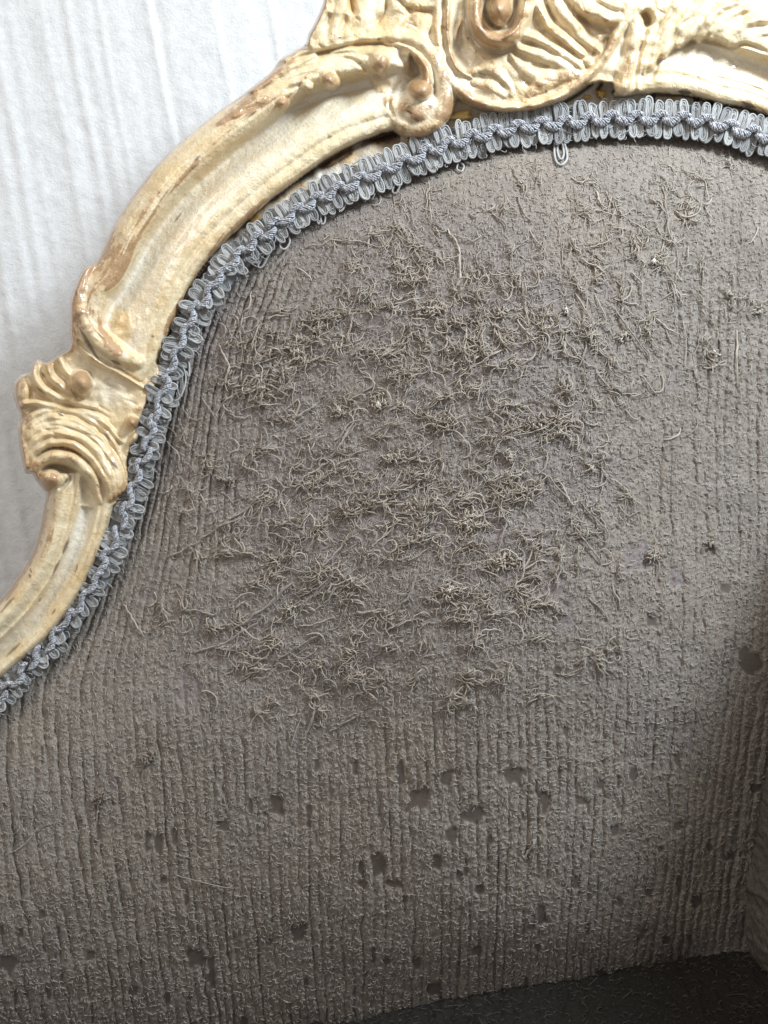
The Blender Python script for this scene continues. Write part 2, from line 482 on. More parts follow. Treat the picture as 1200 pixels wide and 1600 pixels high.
# volute
stroke([(836, -50), (826, -5), (818, 24), (803, 50), (781, 60), (758, 53), (745, 32), (744, 5), (756, -22), (785, -36)], [14, 15, 16, 17, 19, 18, 16, 15, 15, 15], [68, 70, 72, 74, 74, 72, 70, 68, 68, 68], 16, 4, .5, 2)
stroke([(822, -10), (819, 18), (808, 43), (790, 58), (772, 60)], [2, 4, 4, 4, 2], [74, 79, 81, 79, 74], 50, 4, .7, 2)
blob(783, 12, 20, 29, 8, 98, 20, 4, .5, 1.5)
groove([(758, -20), (756, 14), (762, 34), (776, 45), (792, 45), (803, 32), (807, 8), (806, -20)], 4, 22)
groove([(728, -20), (729, 30), (738, 60), (758, 79), (788, 83), (812, 72)], 5, 18)
# acanthus leaf rays
for pts, w, tp in (([(832, -30), (842, 12), (862, 44), (895, 72), (922, 100)], [6, 10, 11, 10, 5], [54, 58, 58, 54, 46]), ([(856, -40), (870, 6), (890, 34), (918, 62), (935, 78)], [6, 12, 14, 13, 5], [52, 58, 60, 56, 48]),
                   ([(880, -30), (905, 4), (935, 22), (968, 30)], [8, 14, 17, 12], [56, 62, 68, 60]), ([(822, 54), (846, 62), (880, 82), (908, 104)], [8, 10, 10, 5], [52, 54, 52, 46]), ([(812, 76), (840, 84), (872, 98), (900, 112)], [7, 11, 10, 5], [52, 54, 50, 44]),
                   ([(800, 88), (818, 106), (838, 120), (870, 118), (904, 116)], [5, 10, 12, 12, 5], [46, 48, 46, 48, 44]), ([(828, 146), (845, 132), (862, 124)], [6, 12, 10], [42, 50, 48]), ([(735, 112), (764, 108), (786, 124), (800, 146)], [5, 11, 10, 4], [44, 50, 48, 40]),
                   ([(740, 128), (765, 132), (790, 148)], [4, 8, 4], [40, 44, 40]), ([(940, 0), (965, 8), (985, -10)], [8, 12, 8], [56, 62, 56])):
    stroke(pts, np.array(w) * 1.12, np.array(tp), 40, 4, .9, 6)
for pts, w, dp in (([(836, 10), (850, 44), (880, 70), (918, 100)], 2.6, 6), ([(856, 16), (872, 44), (884, 52)], 2.6, 6), ([(900, 24), (925, 42), (955, 52)], 2.5, 5), ([(745, 114), (772, 120), (796, 142)], 2.6, 7), ([(905, 92), (925, 86), (935, 72), (952, 56)], 2.8, 9), ([(850, 60), (878, 74), (892, 82)], 2, 5)):
    groove(pts, w, dp)
# drapery leaf to the right of the shell
for pts, w, tp in (([(1008, -40), (1000, 10), (992, 60), (984, 100), (976, 132)], [14, 14, 15, 16, 17], [54, 54, 52, 50, 52]), ([(1035, -20), (1018, 50), (1006, 90), (998, 136)], [10, 9, 9, 8], [54, 54, 50, 40]), ([(1070, -30), (1050, 20), (1028, 66), (1016, 104)], [13, 12, 12, 7], [58, 58, 54, 40]),
                   ([(1105, -20), (1078, 18), (1056, 52), (1036, 84)], [12, 13, 13, 7], [60, 60, 56, 44]), ([(1092, 58), (1104, 36), (1122, 16), (1150, 4)], [9, 12, 12, 10], [48, 58, 60, 56]), ([(1112, 58), (1126, 44), (1142, 24), (1166, 14)], [6, 9, 10, 9], [46, 56, 58, 56]),
                   ([(1140, 66), (1152, 50), (1170, 34), (1200, 30)], [8, 11, 12, 11], [46, 58, 60, 56]), ([(1160, 68), (1180, 58), (1200, 50), (1240, 56)], [7, 10, 11, 11], [44, 54, 56, 54]), ([(1200, 76), (1225, 72), (1260, 80)], [8, 10, 11], [46, 52, 52]), ([(1060, 70), (1080, 50), (1094, 30)], [6, 9, 8], [48, 56, 56])):
    stroke(pts, np.array(w) * 1.1, tp, 32, 6, .75, 5)
blob(976, 133, 17, 12, 0, 52, 4, 7, .5, 3)
groove([(1003, 18), (1011, 30), (1012, 42)], 7, 26)
groove([(1002, 62), (996, 90), (990, 120), (990, 140)], 3, 8); groove([(1046, 82), (1060, 76), (1088, 64), (1116, 66), (1142, 74), (1166, 70), (1200, 82)], 3.2, 9)
groove([(1030, 92), (1022, 112), (1014, 128)], 3, 8); groove([(1018, 60), (1006, 100), (1000, 130)], 2, 6)
groove([(1098, 118), (1140, 126), (1180, 138), (1210, 150)], 2.5, 5); groove([(1085, 24), (1060, 44), (1040, 78)], 2.4, 6); groove([(1060, 10), (1040, 40), (1020, 78)], 2.4, 6)

# knuckle
kn = spline([(108, 520), (108, 545), (88, 556), (74, 565), (50, 570), (46, 581), (24, 598), (20, 616), (31, 648), (28, 690), (39, 739), (55, 750), (72, 772), (120, 790), (180, 790), (201, 712), (225, 640), (250, 575), (200, 540), (150, 520)], 6)
mK = G.inside(kn)
put(24 + 1.2 * cn, 3, 6, mK)
stroke([(140, 412), (124, 446), (126, 492), (148, 530), (182, 553), (216, 566)], [12, 20, 26, 26, 24, 16], [42, 52, 58, 58, 54, 44], 0, 3, .5, 6)
blob(196, 520, 60, 56, -50, 25, -14, 3, 1.0, 18)

stroke([(108, 486), (112, 520), (128, 545), (158, 568), (192, 586), (224, 606)], [6, 8, 8, 7, 6, 5], [34, 40, 44, 44, 42, 34], 6, 3, .6, 3)
groove([(118, 500), (132, 530), (156, 552), (184, 568), (212, 580)], 3, 9)
groove([(134, 494), (146, 516), (166, 536)], 2, 4)
blob(37, 614, 18, 30, 12, 44, -30, 3, .5, 4)
stroke([(52, 572), (56, 592), (72, 612), (104, 626), (150, 636)], [9, 12, 12, 10, 6], [42, 48, 48, 42, 34], 0, 3, .5, 3)
stroke([(74, 570), (80, 588), (96, 604), (116, 622)], [8, 11, 10, 6], [40, 48, 46, 36], 4, 3, .5, 3)
stroke([(94, 560), (100, 576), (112, 590)], [8, 9, 6], [36, 42, 38], 4, 3, .5, 3)
stroke([(36, 630), (60, 630), (100, 640), (150, 652), (190, 690)], [8, 10, 10, 9, 5], [44, 46, 44, 40, 32], 4, 3, .5, 3)
blob(127, 598, 18, 22, -25, 74, 26, 7, .55, 1.5)

blob(206, 660, 11, 12, 0, 54, 14, 7, .5, 1.5)
blob(209, 684, 7, 12, 25, 46, 12, 7, .5, 1.5)
# fan roll over the lower volute
for i, (q, ht) in enumerate(((0, 42), (.2, 48), (.4, 53), (.6, 57), (.8, 58))):
    a = np.array([(30, 690), (42, 660), (76, 642), (122, 648), (162, 676), (190, 724), (198, 762)], float)
    bq = np.array([(44, 738), (56, 716), (80, 702), (112, 704), (140, 724), (160, 756), (166, 784)], float)
    stroke(a * (1 - q) + bq * q, [6, 9, 9.5, 9.5, 9, 8, 5], [ht - 6, ht, ht + 2, ht, ht - 4, ht - 12, ht - 18], [ht - 18, ht - 14, ht - 13, ht - 14, ht - 17, ht - 22, ht - 26], 3, .6, 4)
stroke([(54, 752), (56, 732), (74, 716), (100, 714), (128, 728), (146, 752), (156, 784)], [10, 13, 14, 14, 13, 11, 6], [50, 60, 64, 62, 56, 46, 34], 22, 5, .6, 6)
blob(80, 748, 28, 21, 14, 66, -10, 5, .5, 3)
groove([(62, 736), (82, 728), (104, 736), (112, 752)], 3, 9)
groove([(112, 742), (104, 756), (92, 766)], 2.2, 12)
ra = np.random.default_rng(77)
for i in range(16):
    q = ra.uniform(0, .9); c = a * (1 - q) + bq * q; i0 = ra.integers(0, 4); i1 = min(7, i0 + ra.integers(3, 5))
    groove(c[i0:i1] + ra.normal(0, 1.2, (i1 - i0, 2)), ra.uniform(1.2, 2.2), ra.uniform(2, 5))
for i in range(12):
    x0, y0 = ra.uniform(60, 200), ra.uniform(585, 700)
    groove([(x0, y0), (x0 + 14, y0 + 5), (x0 + 30, y0 + 14)], ra.uniform(1.2, 2.0), ra.uniform(1.5, 3.5))
for i in range(40):
    x0, y0 = ra.choice([ra.uniform(480, 690), ra.uniform(830, 1180)]), ra.uniform(-10, 130); an = ra.uniform(.3, 1.9); l_ = ra.uniform(10, 26)
    groove([(x0, y0), (x0 + math.cos(an) * l_ * .5 + ra.normal(0, 2), y0 + math.sin(an) * l_ * .5), (x0 + math.cos(an) * l_, y0 + math.sin(an) * l_)], ra.uniform(1.1, 2.0), ra.uniform(1.5, 3.5))

# rounding over to the outside
H = np.where(H > -8, -8 + (H + 8) * .84, H)
edge = -80 + 130 * np.sqrt(np.clip(1 - (1 - np.clip(sdo / 4.5, 0, 1)) ** 2, 0, 1))
H = np.where(sdo < 4.5, np.minimum(H, edge), H)
# hand-cut unevenness, tool marks, worm holes
carved = (LAB >= 3) & (LAB != 8)
sm = fnoise(G.shape, 9, 9, 41); sm2 = fnoise(G.shape, 2.6, 2.6, 42)
NT2 = fnoise((512, 2600), 14, 1.2, 43)      # streaks along the rails: rows across, columns along
streak = bilin(NT2, (tO * .6) % 2590, np.clip(dO * 1.1, 0, 505))
streak2 = bilin(NT2[:, ::-1], (tO * 1.0) % 2590, np.clip(dO * .8 + 20, 0, 505))
H += np.where(LAB > 0, (.9 * carved + .45 * (~carved)) * sm + (.55 * carved + .3 * (~carved)) * sm2 + .3 * streak * (~carved) * (LAB != 8), 0) * np.clip(sdo / 10, 0, 1)
H += np.where(carved, 1.2 * fnoise(G.shape, 3.5, 3.5, 44), 0) * np.clip(sdo / 10, 0, 1)
H = np.where(LAB > 0, .3 * H + .7 * blur(H, .9), H)

H = np.where((LAB == 0) & (G.X > 290) & (G.X < 640), H + 9 * sstep(3, 12, G.dist(I1, 60)[0]), H)
# paint wear
convex = (H - blur(H, 6)) / 6
big = fnoise(G.shape, 26, 26, 51)
wear = .18 + .20 * np.clip(convex, -1, 1.6) + .09 * big + .10 * streak * (~carved) + .04 * sm2
wear += np.where(carved, .23, .08)
wear += .55 * np.exp(-(np.clip(sdo, 0, 50) / 4.5) ** 2)
def patch(pts, w, amt, st=1.0):
    global wear
    d, t, s = G.dist(spline(pts, 8), np.max(w) * 2.2)
    wear = wear + 1.25 * amt * np.exp(-(d / w) ** 2) * np.clip(.75 + st * .5 * streak, 0, 1.6)
patch([(172, 440), (196, 395), (228, 345), (262, 300), (300, 262)], 11, .42)
patch([(300, 262), (330, 232), (360, 205)], 9, .30)
patch([(345, 196), (390, 172), (448, 152)], 9, .62, .3)
patch([(186, 425), (200, 392), (214, 372)], 9, .35)
patch([(330, 398), (350, 372), (370, 352), (392, 334)], 4, .8, .3)
patch([(258, 520), (268, 492), (282, 470)], 4, .6, .3)
patch([(268, 505), (300, 440), (330, 398)], 3, .3)
patch([(116, 440), (124, 424), (131, 418)], 6, .35)
patch([(138, 482), (150, 500), (166, 530), (186, 548)], 8, .55, .3)
patch([(20, 616), (28, 596)], 9, .4)
patch([(470, 122), (500, 112), (520, 124)], 11, .25)
patch([(640, 172), (656, 186)], 5, .35)
patch([(835, 142), (862, 120), (900, 118)], 10, .35)
patch([(770, 70), (800, 62)], 10, .2); patch([(760, 0), (790, 30)], 20, .22)
for (x, y, r, a) in ((127, 600, 24, .26), (206, 660, 16, .25), (593, 93, 28, .14), (657, 140, 26, .06), (530, 10, 30, .12), (1150, 30, 40, .1), (975, 80, 25, .1)):
    wear += a * np.exp(-((G.X - x) ** 2 + (G.Y - y) ** 2) / r ** 2)
pale = np.clip(-.35 * convex + .14 * big, 0, .8)
for vv, mm, a, b in ((V1, M1, .40, .80), (V2, M2, .44, .78), (V3, M3, .5, .82)):
    pale = np.where(mm & (~carved), np.clip(pale + .55 * sstep(a, a + .06, vv) * (1 - sstep(b - .1, b, vv)) + .10 * streak2, 0, .95), pale)
pale += .6 * np.exp(-(((G.X - 175) / 30) ** 2 + ((G.Y - 612) / 22) ** 2)) + .5 * np.exp(-(((G.X - 625) / 14) ** 2 + ((G.Y - 100) / 24) ** 2)) + .4 * np.exp(-(((G.X - 735) / 10) ** 2 + ((G.Y - 80) / 14) ** 2))
wear = np.where(pale > .35, wear - .2, wear)
amber = np.clip(.20 * np.clip(-convex, 0, 1.5) * carved + .12 * fnoise(G.shape, 18, 18, 52), 0, .6)
for x, y, r in ((545, 12, 14), (600, 35, 14), (655, 15, 22), (680, 40, 18), (530, 56, 9), (190, 510, 22), (225, 600, 20), (108, 700, 30), (1010, 28, 10)):
    amber += .42 * np.exp(-((G.X - x) ** 2 + (G.Y - y) ** 2) / r ** 2)
dark = np.clip((streak2 - 2.35) * 2.0, 0, 1) * (~carved) * sstep(6, 14, sdo) * (LAB > 0) * (dO < 80)
def crack(pts, w, a=1.0):
    global dark
    P = spline(pts, 8); d, t, s = G.dist(P, w * 4 + 4)
    L = arclen(P)[-1]; ww = w * np.clip(np.sin(np.clip(t / L, 0, 1) * math.pi), .15, 1) + .4 * sm2
    dark = np.maximum(dark, a * np.clip(1.4 - d / np.maximum(ww, .3), 0, 1))
for pts, w in (([(108, 842), (101, 858), (97, 868)], 3.5), ([(95, 872), (88, 886), (82, 900)], 2.5), ([(46, 886), (49, 895)], 2), ([(45, 896), (48, 903)], 2), ([(2, 957), (12, 944), (22, 934)], 2.6), ([(10, 1026), (22, 1014), (34, 1003)], 2.4),
                ([(122, 880), (116, 898)], 1.5), ([(88, 950), (80, 962)], 1.6), ([(65, 934), (60, 940)], 1.6), ([(124, 512), (134, 530), (150, 556), (158, 566)], 3.2), ([(130, 520), (142, 540)], 2.4), ([(118, 452), (121, 466)], 2.0),
                ([(172, 562), (184, 568), (188, 570)], 3.0), ([(162, 676), (172, 688)], 2.4), ([(172, 720), (184, 732)], 2.6), ([(106, 746), (102, 756)], 2.4), ([(90, 646), (100, 650)], 2.4), ([(64, 580), (70, 590)], 2.6), ([(56, 604), (72, 618)], 1.6), ([(148, 752), (156, 764)], 1.6),
                ([(475, 122), (480, 121)], 2.2), ([(530, 57), (532, 59)], 2.6), ([(561, 97), (564, 99)], 2.6), ([(731, 57), (732, 62)], 2.2), ([(740, 118), (748, 114), (760, 118)], 1.8), ([(852, 141), (854, 146)], 2.4), ([(938, 90), (946, 76), (952, 58)], 2.2), ([(948, 64), (952, 57)], 2.8),
                ([(511, 216), (520, 212)], 2.2), ([(238, 524), (240, 528)], 2.2), ([(239, 546), (241, 548)], 2.0), ([(634, 172), (646, 178)], 2.6), ([(646, 186), (656, 190)], 2.6), ([(588, 62), (596, 60)], 3.2), ([(640, 86), (644, 90)], 1.4)):
    crack(pts, w, .8)
for pts, w in (([(1060, 143), (1070, 144), (1080, 145)], 4.5), ([(1158, 158), (1168, 163), (1180, 168)], 5.5), ([(588, 215), (600, 212), (608, 214)], 6), ([(498, 258), (515, 250), (530, 242)], 4), ([(416, 318), (440, 301)], 3), ([(1100, 156), (1118, 160)], 2.5), ([(1020, 146), (1034, 146)], 2.5)):
    crack(pts, w, .92)
tan_line = lambda pts, w, a: crack(pts, w, a)
tan_line([(300, 452), (330, 405), (375, 358), (430, 314), (500, 272), (560, 236)], 1.2, .35)
# rebate between lip and braid: dark brown gap along the lip, white gesso, old glue
dl, _, _ = G.dist(I1, 60)
reb = LAB == 0
dark = np.where(reb, np.clip(1.3 - (dl + 2.2 * sm2 + 3 * sm) / (9.0 + 9 * sstep(470, 540, G.X)), 0, 1) * ((G.X > 270) & (G.X < 625)), dark)
dark = np.where(reb & (G.X < 300), .85 * (G.Y < 560), dark)
pale = np.where(reb, 1.0, pale); wear = np.where(reb, 0, wear); amber = np.where(reb, np.clip(.35 * big, 0, .4), amber)
for x, y, rx, ry in ((528, 252, 26, 9), (400, 342, 12, 8), (600, 218, 16, 9), (545, 240, 14, 8), (938, 145, 10, 8), (1050, 152, 14, 5), (225, 600, 8, 14), (470, 292, 10, 6)):
    amber = np.where(reb, amber + np.exp(-(((G.X - x) / rx) ** 2 + ((G.Y - y) / ry) ** 2)), amber)
for pts, w in (([(512, 262), (530, 252), (548, 240)], 3.5), ([(590, 222), (600, 216), (604, 222)], 5), ([(960, 144), (990, 142)], 4.5), ([(934, 140), (940, 132)], 3.5), ([(706, 133), (730, 156), (772, 174)], 4), ([(872, 165), (900, 150), (925, 132)], 3), ([(660, 205), (690, 190), (698, 200)], 4)):
    P = spline(pts, 8); d, _, _ = G.dist(P, 20)
    dark = np.where(reb, np.maximum(dark, np.clip(1.4 - d / w, 0, 1)), dark)
dl3, t3, _ = G.dist(I3, 40)
dark = np.where(reb & (G.X > 1010) & (dl3 < 14), np.maximum(dark, .9 * ((np.sin(G.X * .063 + 1.2) + .5 * np.sin(G.X * .21)) > .75) + .8 * (dl3 < 3.5)), dark)

# build the relief as one set of vertices, cut into the carved parts
keepv = ins | (dO < G.g * 1.05)
PX, PY = G.X.copy(), G.Y.copy()
near = (~ins) & (dO < G.g * 1.3) & keepv
if near.any():      # pull the outermost vertices onto the outline
    gy, gx = np.gradient(np.where(ins, -dO, dO), G.g)
    PX[near] -= (dO * gx)[near]; PY[near] -= (dO * gy)[near]
    H[near] = -80
V = Wp(PX, PY, H)
ddy = np.gradient(V, axis=0); ddx = np.gradient(V, axis=1)
NRM = np.cross(ddx, ddy); NRM /= np.linalg.norm(NRM, axis=2, keepdims=True) + 1e-12
NRM = -NRM
cell = keepv[:-1, :-1] & keepv[1:, :-1] & keepv[1:, 1:] & keepv[:-1, 1:]
cin = ins[:-1, :-1] | ins[1:, :-1] | ins[1:, 1:] | ins[:-1, 1:]
cell &= cin
cl = LAB[:-1, :-1]
idx = np.arange(G.X.size).reshape(G.shape)
Q = np.stack([idx[:-1, :-1], idx[1:, :-1], idx[1:, 1:], idx[:-1, 1:]], -1)
Vf = V.reshape(-1, 3); Nf = NRM.reshape(-1, 3)

def relief(name, sel, parent, label=None):
    q = Q[sel]
    if len(q) == 0:
        return None
    uq, inv = np.unique(q.ravel(), return_inverse=True)
    me = mesh_np(name, Vf[uq], inv.reshape(-1, 4))
    me.normals_split_custom_set_from_vertices(Nf[uq].tolist())
    for nm, arr in (("wear", wear), ("pale", pale), ("amber", amber), ("dark", dark)):
        attr(me, nm, arr.ravel()[uq])
    return link(name, me, M_wood, parent, label)

CX, CY = G.X[:-1, :-1], G.Y[:-1, :-1]
frame = relief("carved_frame", cell & (cl == 0), chair, "cream painted carved wooden frame, chipped and worn")
relief("rail_moulding", cell & (cl == 1), frame)
relief("rail_moulding", cell & (cl == 2), frame)
relief("rail_moulding", cell & (cl == 8), frame)
relief("knuckle_carving", cell & (cl == 3), frame)
relief("shell_carving", cell & (cl == 4), frame)
relief("scroll_carving", cell & (cl == 5) & (CX > 300), frame)
relief("scroll_carving", cell & (cl == 5) & (CX <= 300), frame)
relief("leaf_carving", cell & (cl == 6) & (CX < 800), frame)
relief("leaf_carving", cell & (cl == 6) & (CX >= 800), frame)
for bx, by, rr in ((593, 93, 40), (513, 122, 26), (478, 132, 20), (440, 160, 24), (976, 133, 30), (126, 598, 34), (206, 660, 14), (209, 684, 14)):
    dd = [np.hypot(CX - a, CY - b) for a, b in ((593, 93), (513, 122), (478, 132), (440, 160), (976, 133), (126, 598), (206, 660), (209, 684))]
    near_i = np.argmin(np.stack(dd), 0)
    k = [(593, 93), (513, 122), (478, 132), (440, 160), (976, 133), (126, 598), (206, 660), (209, 684)].index((bx, by))
    relief("bead", cell & (cl == 7) & (near_i == k), frame)

# ------------------------------------------------------------------ back upholstery
F = Grid(-250, 1330, 150, 1720, 1.75)
def fnF(lx, ly, seed):
    return fnoise(F.shape, lx / F.g, ly / F.g, seed)
dF, tF, sF = F.dist(BR, 420)
insF = F.inside(np.vstack([BR, [(1400, 280), (1400, 1800), (-400, 1800), (-400, 1300)]]))
dF = np.minimum(dF, 420)
X, Y = F.X, F.Y
base = -14 + 34 * (1 - np.exp(-dF / 80))
inn = 1 - np.exp(-np.clip(dF - 30, 0, 500) / 130)
base += 105 * np.exp(-((X - 830) / 350) ** 2) * inn
base += 44 * np.exp(-((Y - 1000) / 330) ** 2) * inn - 60 * np.clip((Y - 1300) / 300, 0, 2) ** 2
base -= 8 * sstep(930, 1220, X) * sstep(1230, 1580, Y) + 25 * sstep(1430, 1600, Y) * sstep(500, 800, X)
base += 2.5 * fnF(100, 120, 61)
worn = np.exp(-(((X - 610) / 330) ** 4 + ((Y - 690) / 390) ** 4))
worn = np.clip(worn + .35 * worn * fnF(44, 44, 62), 0, 1)
wb = np.exp(-dF / 95) * sstep(420, 620, Y) * (1 - sstep(380, 520, X))
slope = np.interp(X, [0, 250, 600, 900, 1200], [-.13, -.12, -.03, .06, .16])
uu = X + slope * np.clip(Y - 1050, 0, 700)
xb = np.interp(Y, [200, 330, 430, 545, 706, 866, 985, 1090, 1250, 1420, 1700], [560, 455, 345, 280, 229, 171, 92, 0, -70, -100, -100])
dxb = np.clip(X - xb, 0, 1500)
uu = uu - .55 * np.exp(-dxb / 290) * (xb - 240) + .4 * 150 * (1 - np.exp(-dxb / 150))
uu = uu + 1.5 * fnF(12, 60, 63) + 5 * fnF(90, 130, 64) + 1.0 * fnF(3, 7, 163) + .6 * fnF(5, 16, 164)
pitch = 15.5
rid0 = uu / pitch
gph = rid0 % 1.0
gd = np.minimum(gph, 1 - gph) * pitch
rid = np.floor(rid0 + .5).astype(int) % 97
rstr = np.random.default_rng(5).uniform(.3, 1.0, 97)[rid]
inter = np.clip(.70 + .36 * fnF(6, 26, 65), 0, 1.2)
left = np.exp(-(dxb / 190) ** 2) * sstep(330, 450, Y)
ramp_low = .42 + .58 * sstep(950, 1250, Y)
ramp_low = np.maximum(ramp_low, .85 * sstep(900, 1080, X) * sstep(250, 500, Y))
ramp_low = ramp_low * (1 - .72 * worn)
ramp_low = np.maximum(ramp_low, 1.7 * left)
cord = np.sqrt(np.clip(1 - (1 - np.clip(gd / (pitch * .5), 0, 1)) ** 2, 0, 1)) - 1
groove_d = np.exp(-(gd / 2.5) ** 2) * rstr * inter
ribs = (4.6 * cord * (.5 + .5 * rstr) * (.4 + .6 * inter) - 2.2 * groove_d) * ramp_low
dens = np.clip(worn + .42 * np.exp(-(((X - 1010) / 180) ** 4 + ((Y - 430) / 220) ** 4)), 0, 1)
# matted clumps in the frayed part: each one a low ridge that carries fibres
rc = np.random.default_rng(33)
clumps = []
while len(clumps) < 430:
    cx, cy = rc.uniform(230, 1190), rc.uniform(240, 1120)
    i_, j_ = int((cx - F.x0) / F.g), int((cy - F.y0) / F.g)
    if not insF[j_, i_] or dF[j_, i_] < 45 or rc.random() > dens[j_, i_] ** 1.3: continue
    if (cy < 540 and cx > 640) or cx > 860: an = math.radians(62 + rc.normal(0, 25))
    elif cx < 330: an = math.radians(70 + rc.normal(0, 30))
    elif cy < 470: an = math.radians(rc.choice([80, -45, 55]) + rc.normal(0, 25))
    else: an = math.radians(-28 + rc.normal(0, 26))
    clumps.append((cx, cy, an, rc.uniform(8, 24), rc.uniform(3, 7), rc.uniform(1.0, 4.4)))
mat = np.zeros(F.shape)
for cx, cy, an, la, lc, am in clumps:
    i0 = int((cx - 55 - F.x0) / F.g); i1 = i0 + int(110 / F.g); j0 = int((cy - 55 - F.y0) / F.g); j1 = j0 + int(110 / F.g)
    sx_, sy_ = X[j0:j1, max(i0, 0):i1] - cx, Y[j0:j1, max(i0, 0):i1] - cy
    al = sx_ * math.cos(an) + sy_ * math.sin(an); ac = -sx_ * math.sin(an) + sy_ * math.cos(an)
    ac = ac + .012 * al * al * rc.normal(0, .8)
    mat[j0:j1, max(i0, 0):i1] = np.maximum(mat[j0:j1, max(i0, 0):i1], am * np.exp(-(al / la) ** 2 - (ac / lc) ** 2))
Hf = base + ribs + mat * (1 + .25 * fnF(3, 3, 90))
p1 = fnF(.85, 1.0, 66); p2 = fnF(3.4, 4.2, 67)
pil = fnF(1.2, 2.8, 166)
Hf += (.42 * p1 + .34 * pil + .10 * p2) * (1 - .25 * worn)
Hf += .8 * worn * fnF(8, 7, 68) + .5 * fnF(14, 14, 168)

bare = np.zeros(F.shape); weave = np.zeros(F.shape)
ragged = fnF(3, 4.5, 69)
def bare_at(x, y, rx, ry, fld, p=2.6):
    m = (np.abs(X - x) < rx * 2 + 8) & (np.abs(Y - y) < ry * 2 + 8)
    e = (np.abs((X[m] - x) / rx) ** p + np.abs((Y[m] - y) / ry) ** p) ** (1 / p) + .19 * ragged[m]
    fld[m] = np.maximum(fld[m], 1 - sstep(.80, 1.10, e))
for x, y, rx, ry in ((800, 1214, 16, 15), (655, 1248, 18, 19), (739, 1274, 17, 13), (699, 1216, 12, 11), (851, 1253, 10, 17), (706, 1303, 8, 13), (593, 1348, 12, 16), (683, 1349, 8, 11), (469, 1458, 12, 13), (303, 1497, 14, 15), (14, 1508, 15, 14), (848, 1434, 10, 13),
                     (750, 1391, 8, 8), (652, 1503, 9, 9), (679, 1545, 11, 9), (745, 1487, 7, 8), (618, 1381, 13, 6), (566, 1382, 9, 6), (605, 1502, 6, 6), (1171, 1036, 17, 20), (1132, 917, 10, 9), (870, 1048, 8, 9), (1020, 970, 8, 9), (960, 1295, 7, 10), (1087, 1408, 8, 11),
                     (967, 1410, 6, 7), (1033, 1327, 6, 7), (1108, 1325, 5, 6), (1180, 1230, 8, 7), (908, 1250, 6, 7), (434, 1257, 12, 16), (346, 1289, 9, 10), (142, 1492, 7, 8), (66, 1428, 5, 6), (32, 1458, 6, 7), (209, 1548, 7, 8), (382, 1596, 7, 8), (255, 1377, 6, 7), (248, 1318, 6, 14),
                     (230, 1310, 5, 20), (292, 1400, 5, 15), (273, 1305, 5, 15), (330, 1520, 5, 24), (421, 1472, 6, 7), (1005, 1455, 7, 7), (1002, 1462, 9, 8), (840, 1480, 6, 6), (990, 1210, 7, 10), (885, 1142, 6, 8), (937, 1225, 6, 9), (765, 1312, 6, 9), (555, 1200, 5, 10), (625, 1210, 7, 18), (1060, 1290, 7, 8), (1140, 1340, 7, 8), (900, 1380, 6, 10), (1040, 1470, 7, 6), (940, 1520, 7, 6)):
    bare_at(x, y, rx, ry, bare)
rr = np.random.default_rng(12)
for i in range(60):
    x, y = rr.uniform(0, 1180), rr.uniform(1180, 1580)
    bare_at(x, y, rr.uniform(2.5, 5), rr.uniform(4, 14), bare)
for x, y, rx, ry in ((292, 1074, 21, 27), (862, 462, 16, 24), (995, 870, 22, 20), (653, 640, 12, 26), (770, 815, 14, 18), (410, 870, 16, 12), (810, 930, 16, 16), (228, 930, 12, 8), (1060, 905, 14, 16), (880, 960, 14, 24), (945, 450, 9, 14), (620, 780, 12, 14), (510, 830, 14, 10), (745, 560, 14, 12), (620, 555, 13, 10), (590, 500, 10, 10), (180, 1228, 11, 9), (870, 915, 14, 18), (1050, 590, 12, 16), (1185, 485, 10, 8), (690, 820, 9, 12), (830, 640, 16, 10)):
    bare_at(x, y, rx, ry, weave, 4)
bl = blur(bare, .6)
Hf -= ribs * bare + 2.2 * bl + 1.6 * blur(weave, .8)
Hf = np.where(bare > .5, Hf - .8 * (.42 * p1 + .34 * pil), Hf)

def fabric_h(px, py):
    return bilin(Hf, (np.asarray(px, float) - F.x0) / F.g, (np.asarray(py, float) - F.y0) / F.g)

VF = Wp(X, Y, Hf)
kv = insF | (np.minimum(dF, 50) < 3)
cellF = kv[:-1, :-1] & kv[1:, :-1] & kv[1:, 1:] & kv[:-1, 1:]
idx = np.arange(X.size).reshape(F.shape)
q = np.stack([idx[:-1, :-1], idx[1:, :-1], idx[1:, 1:], idx[:-1, 1:]], -1)[cellF]
uq, inv = np.unique(q.ravel(), return_inverse=True)
me = mesh_np("back_upholstery", VF.reshape(-1, 3)[uq], inv.reshape(-1, 4))
for nm, arr in (("worn", worn), ("bare", bare), ("weave", weave)):
    attr(me, nm, arr.ravel()[uq])
back = link("back_upholstery", me, M_fab, chair, "worn grey ribbed chenille with pulled threads and bald spots")

